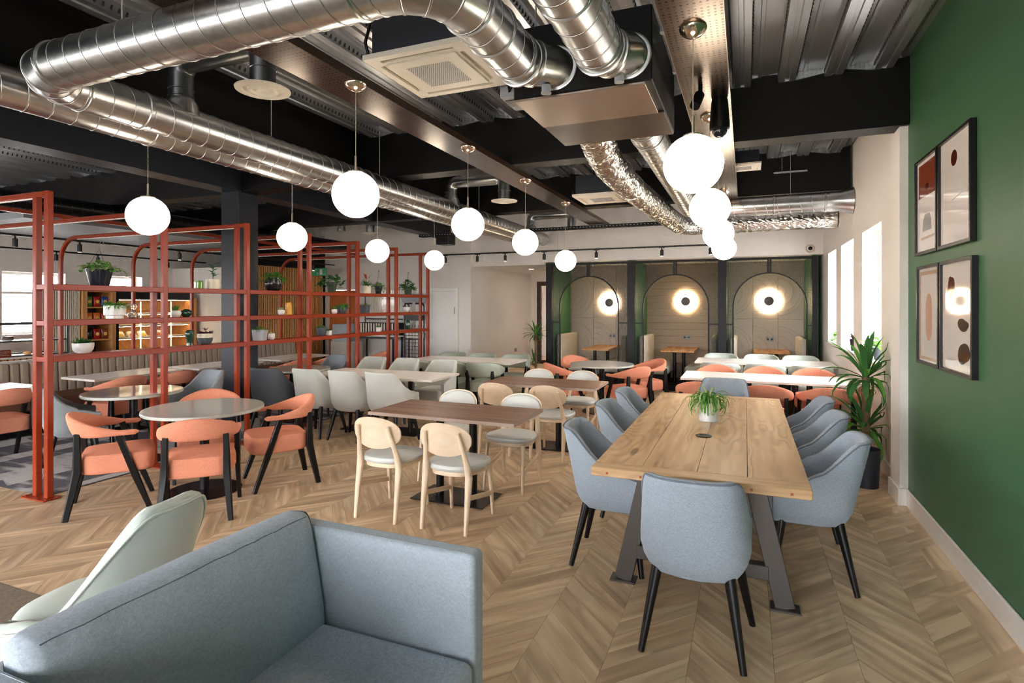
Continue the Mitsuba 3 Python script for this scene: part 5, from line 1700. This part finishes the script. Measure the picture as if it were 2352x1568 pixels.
PK = packet(.135, .20, .07)
n = 0
for z, items in ((SH[0], [('snack_green', 'green'), ('snack_red', 'red'), ('snack_blue', 'blue')]), (SH[1], [('snack_orange', 'orange'), ('snack_orange', 'second orange'), ('snack_red', 'red')]), (SH[2], [('pot_black', 'black'), ('snack_red', 'red'), ('ink_rust', 'dark red')])):
    for j, (m, nm) in enumerate(items):
        kt = Kit()
        kt.add('packet', PK, m, 50)
        if m not in ('pot_black',):
            kt.add('packet__flash', mv(lathe([(0, 0), (.035, .0), (0, .004)], 12), .034, 0, .10, ry=90), 'snack_yellow')
        kt.place('crisp_packet', f'{nm} crisp packet on the {["top", "middle", "lower"][n // 3]} shelf of the snack unit', 'crisp packet', (-11.72, 6.985 + j * .145, z), 0, 'crisp packets')
        n += 1
k = Kit()
k.add('case', cat(cbox(-12.3, -11.6, 7.45, 9.12, 1.76, 1.95), cbox(-12.3, -12.25, 7.45, 9.12, .1, 1.76), cbox(-12.3, -11.6, 7.45, 9.12, 0, .12)), 'brown_paint')
k.add('side', cbox(-12.3, -11.58, 7.44, 7.465, 0, 1.95), 'black_satin')
k.add('side', cbox(-12.3, -11.58, 9.10, 9.20, 0, 1.80, .003), 'amber_wood', False)
k.add('back_panel', cbox(-12.25, -12.24, 7.47, 9.09, .12, 1.76), 'amber_wood', False)
k.add('sign_band', cbox(-11.62, -11.598, 7.47, 9.09, 1.78, 1.94, .002), 'black_satin')
for z in (1.485, 1.245, .985, .7):
    k.add('shelf', cbox(-12.24, -11.66, 7.47, 9.09, z - .035, z, .002), 'slat_cream', False)
for y in (7.95, 8.62):
    k.add('light_strip', cat(rod((-11.64, y, .2), (-11.64, y, 1.72), .012, n=8)), 'lamp_white', emitter=lamp((2.4, 1.9, 1.25)))
k.add('top_light', cbox(-11.75, -11.68, 7.5, 9.08, 1.745, 1.757), 'lamp_white', False, emitter=lamp((5, 3.7, 2.2)))
for z in (1.43, 1.19, .93):
    k.add('shelf_light', cbox(-11.72, -11.70, 7.5, 9.08, z + .008, z + .018), 'lamp_white', False, emitter=lamp((6, 4.4, 2.5)))
k.place('chilled_cabinet', 'warmly lit open chilled cabinet with pale shelves', 'cabinet')
for i, y in enumerate((7.60, 7.83, 8.06, 8.40)):
    kt = Kit()
    kt.add('carton', hullp([(-.05, -.085, 0), (.06, -.085, 0), (-.05, .085, 0), (.06, .085, 0), (-.04, -.085, .10), (-.02, -.07, .12), (-.04, .085, .10), (-.02, .07, .12)]), 'slat_cream', False)
    kt.add('carton__window', hullp([(.052, -.05, .012), (.062, -.05, .012), (.052, .05, .012), (.062, .05, .012), (.012, -.04, .075), (.022, -.04, .075), (.012, .04, .075), (.022, .04, .075)]), 'snack_yellow' if i % 2 == 0 else 'snack_orange', False)
    kt.place('sandwich_carton', f'{["first", "second", "third", "fourth"][i]} sandwich carton from the left in the chilled cabinet', 'sandwich carton', (-11.76, y, .986), 0, 'sandwich cartons')
# slatted timber wall
z1 = 2.50
for i in range(41):
    y = 9.06 + i * .05
    put(nk('wall_slatted__slat'), cbox(-9.62, -9.604, y, y + .027, 0, z1, .002), 'slat_wood', False, uv=None)
# exit sign
k = Kit()
k.add('panel', cbox(-.19, .19, -.012, .012, -.09, .09, .003), 'exit_green')


def flat(P, t=.002):
    m = prism(P, 0, t)
    V = m.vertices
    return tm(np.column_stack([V[:, 0], -.012 - V[:, 2], V[:, 1]]), m.faces)


man = [flat(ov(-.075, .052, .014, .014)), flat([(-.10, .036), (-.072, .034), (-.055, -.012), (-.078, -.020)]), flat([(-.10, .036), (-.128, .02), (-.135, -.012), (-.126, -.013), (-.117, .012), (-.098, .022)]),
       flat([(-.072, .034), (-.045, .012), (-.025, .018), (-.023, .009), (-.046, 0), (-.070, .018)]), flat([(-.055, -.012), (-.035, -.035), (-.052, -.066), (-.041, -.070), (-.020, -.036), (-.045, -.008)]), flat([(-.078, -.018), (-.085, -.042), (-.125, -.052), (-.125, -.040), (-.094, -.032), (-.090, -.014)])]
k.add('panel__pictogram', cat(*man, flat([(.02, -.065), (.085, -.065), (.085, .065), (.02, .065)]), flat([(.105, 0), (.135, .03), (.135, .012), (.17, .012), (.17, -.012), (.135, -.012), (.135, -.03)])), 'paper', False)
k.add('hanger', cat(rod((-.15, 0, .09), (-.15, 0, 1.24), .002, n=6), rod((.15, 0, .09), (.15, 0, 1.24), .002, n=6)), 'cable')
k.place('exit_sign', 'green emergency exit sign with a running figure, above the slatted wall end', 'sign', (-9.2, 10.5, 2.42), 12)
# along the far white wall
k = Kit()
k.add('cabinet', cbox(-8.95, -8.42, 10.6, 11.1, .0, .80, .004), 'unit_white')
k.add('cabinet__top', cbox(-8.92, -8.5, 10.62, 11.1, .80, 1.20, .006), 'unit_grey')
k.place('water_station', 'grey and white water station beside the orange door', 'appliance')
k = Kit()
k.add('top', cbox(-8.35, -7.15, 10.7, 11.15, .93, .965, .003), 'table_white')
for x in (-8.3, -7.32):
    for y in (10.75, 11.1):
        k.add('leg', cbox(x - .02, x + .02, y - .02, y + .02, 0, .93), 'black_satin')
k.add('rail', cbox(-8.3, -7.2, 10.73, 10.76, .88, .93), 'black_satin')
k.place('console_table', 'white console table with black legs against the far white wall', 'table')
k = Kit()
k.add('box', cbox(-8.32, -7.22, 10.86, 11.08, .966, 1.24, .004), 'black_paint')
for i in range(15):
    x = -8.30 + i * .072
    k.add('slat', cbox(x, x + .036, 10.85, 10.861, .98, 1.23), 'slat_cream', False)
k.place('slatted_box', 'black and cream slatted planter box on the console table', 'planter box')
k = Kit()
k.add('frame', cat(*[tube([(-8.35 + .0, 11.1, .98), (-8.35, 11.1, 1.30), (-8.33, 11.1, 1.32), (-7.3, 11.1, 1.32)], .012, 8), rod((-8.35, 11.1, 1.3), (-8.35, 11.1, 1.95), .012)]), 'black_satin', True)
k.place('pipe_rail', 'black pipe rail fixed above the slatted planter box', 'rail')
k = Kit()
k.add('board', cbox(-8.22, -7.45, 11.175, 11.199, 1.42, 2.05, .003), 'slat_cream', False)
k.add('board__disc', mv(lathe([(0, 0), (.22, 0), (.22, .004), (0, .004)], 40), -7.72, 11.175, 1.66, rx=90), 'ink_blush')
k.add('board__rib', cat(*[cbox(x, x + .012, 11.168, 11.176, 1.43, 2.04) for x in np.arange(-8.2, -7.46, .045)]), 'paper', False)
k.place('wall_panel', 'pale ribbed wall panel with a pink disc on the far white wall', 'wall art')
k = Kit()
fr = [tube([(x, 10.9, 0), (x, 10.9, 1.62), (x, 10.93, 1.68), (x, 11.02, 1.68), (x, 11.08, 1.62), (x, 11.08, 0)], .017, 8) for x in (-7.12, -6.72)]
k.add('frame', cat(*fr, rod((-7.12, 10.98, 1.68), (-6.72, 10.98, 1.68), .017)), 'black_satin', True)
wires = [rod((-7.12, 10.9, z), (-6.72, 10.9, z), .005, n=5) for z in np.arange(.08, 1.2, .08)] + [rod((x, 10.9, .05), (x, 10.9, 1.2), .005, n=5) for x in np.arange(-7.08, -6.72, .08)]
k.add('wire_grid', cat(*wires), 'black_satin', False)
for z in (.9, 1.3):
    k.add('shelf', cbox(-7.12, -6.72, 10.9, 11.08, z, z + .12, .003), 'black_satin' if z > 1 else 'unit_white')
k.place('wire_rack', 'black wire display rack by the white door', 'rack')
single('display_box', hullp([(-7.15, 10.88, 1.70), (-6.70, 10.88, 1.70), (-7.15, 11.1, 1.70), (-6.70, 11.1, 1.70), (-7.22, 10.82, 1.90), (-6.68, 10.82, 1.90), (-7.22, 11.12, 1.90), (-6.68, 11.12, 1.90)]), 'unit_grey', 'grey box on top of the black wire rack', 'box', smooth=False)
single('wall_switch', cbox(-5.35, -5.25, 11.285, 11.299, 2.62, 2.82, .004), 'white_gloss', 'white sensor plate on the bulkhead above the corridor', 'sensor')
for i, (x, y) in enumerate(((-4.7, 12.6), (-4.35, 13.9), (-4.8, 16.2))):
    kt = Kit()
    kt.add('trim', lathe([(0, -.004), (.07, -.004), (.075, 0), (0, 0)], 24), 'white_gloss')
    kt.add('lens', lathe([(0, -.006), (.05, -.006), (.05, -.004), (0, -.004)], 24), 'lamp_white', emitter=lamp((130, 110, 95)))
    kt.place('downlight', ['round downlight in the corridor ceiling, nearer the room', 'round downlight in the corridor ceiling, nearer the glass door', 'round downlight beyond the far glass door'][i], 'downlight', (x, y, 2.4995 if i < 2 else 2.5995))
single('corridor_vent', cbox(-4.75, -4.25, 12.9, 13.3, 2.488, 2.4995, .004), 'unit_white', 'white vent plate in the corridor ceiling', 'vent')
# the exposed mats: keep one amber wood without uv as flat planks
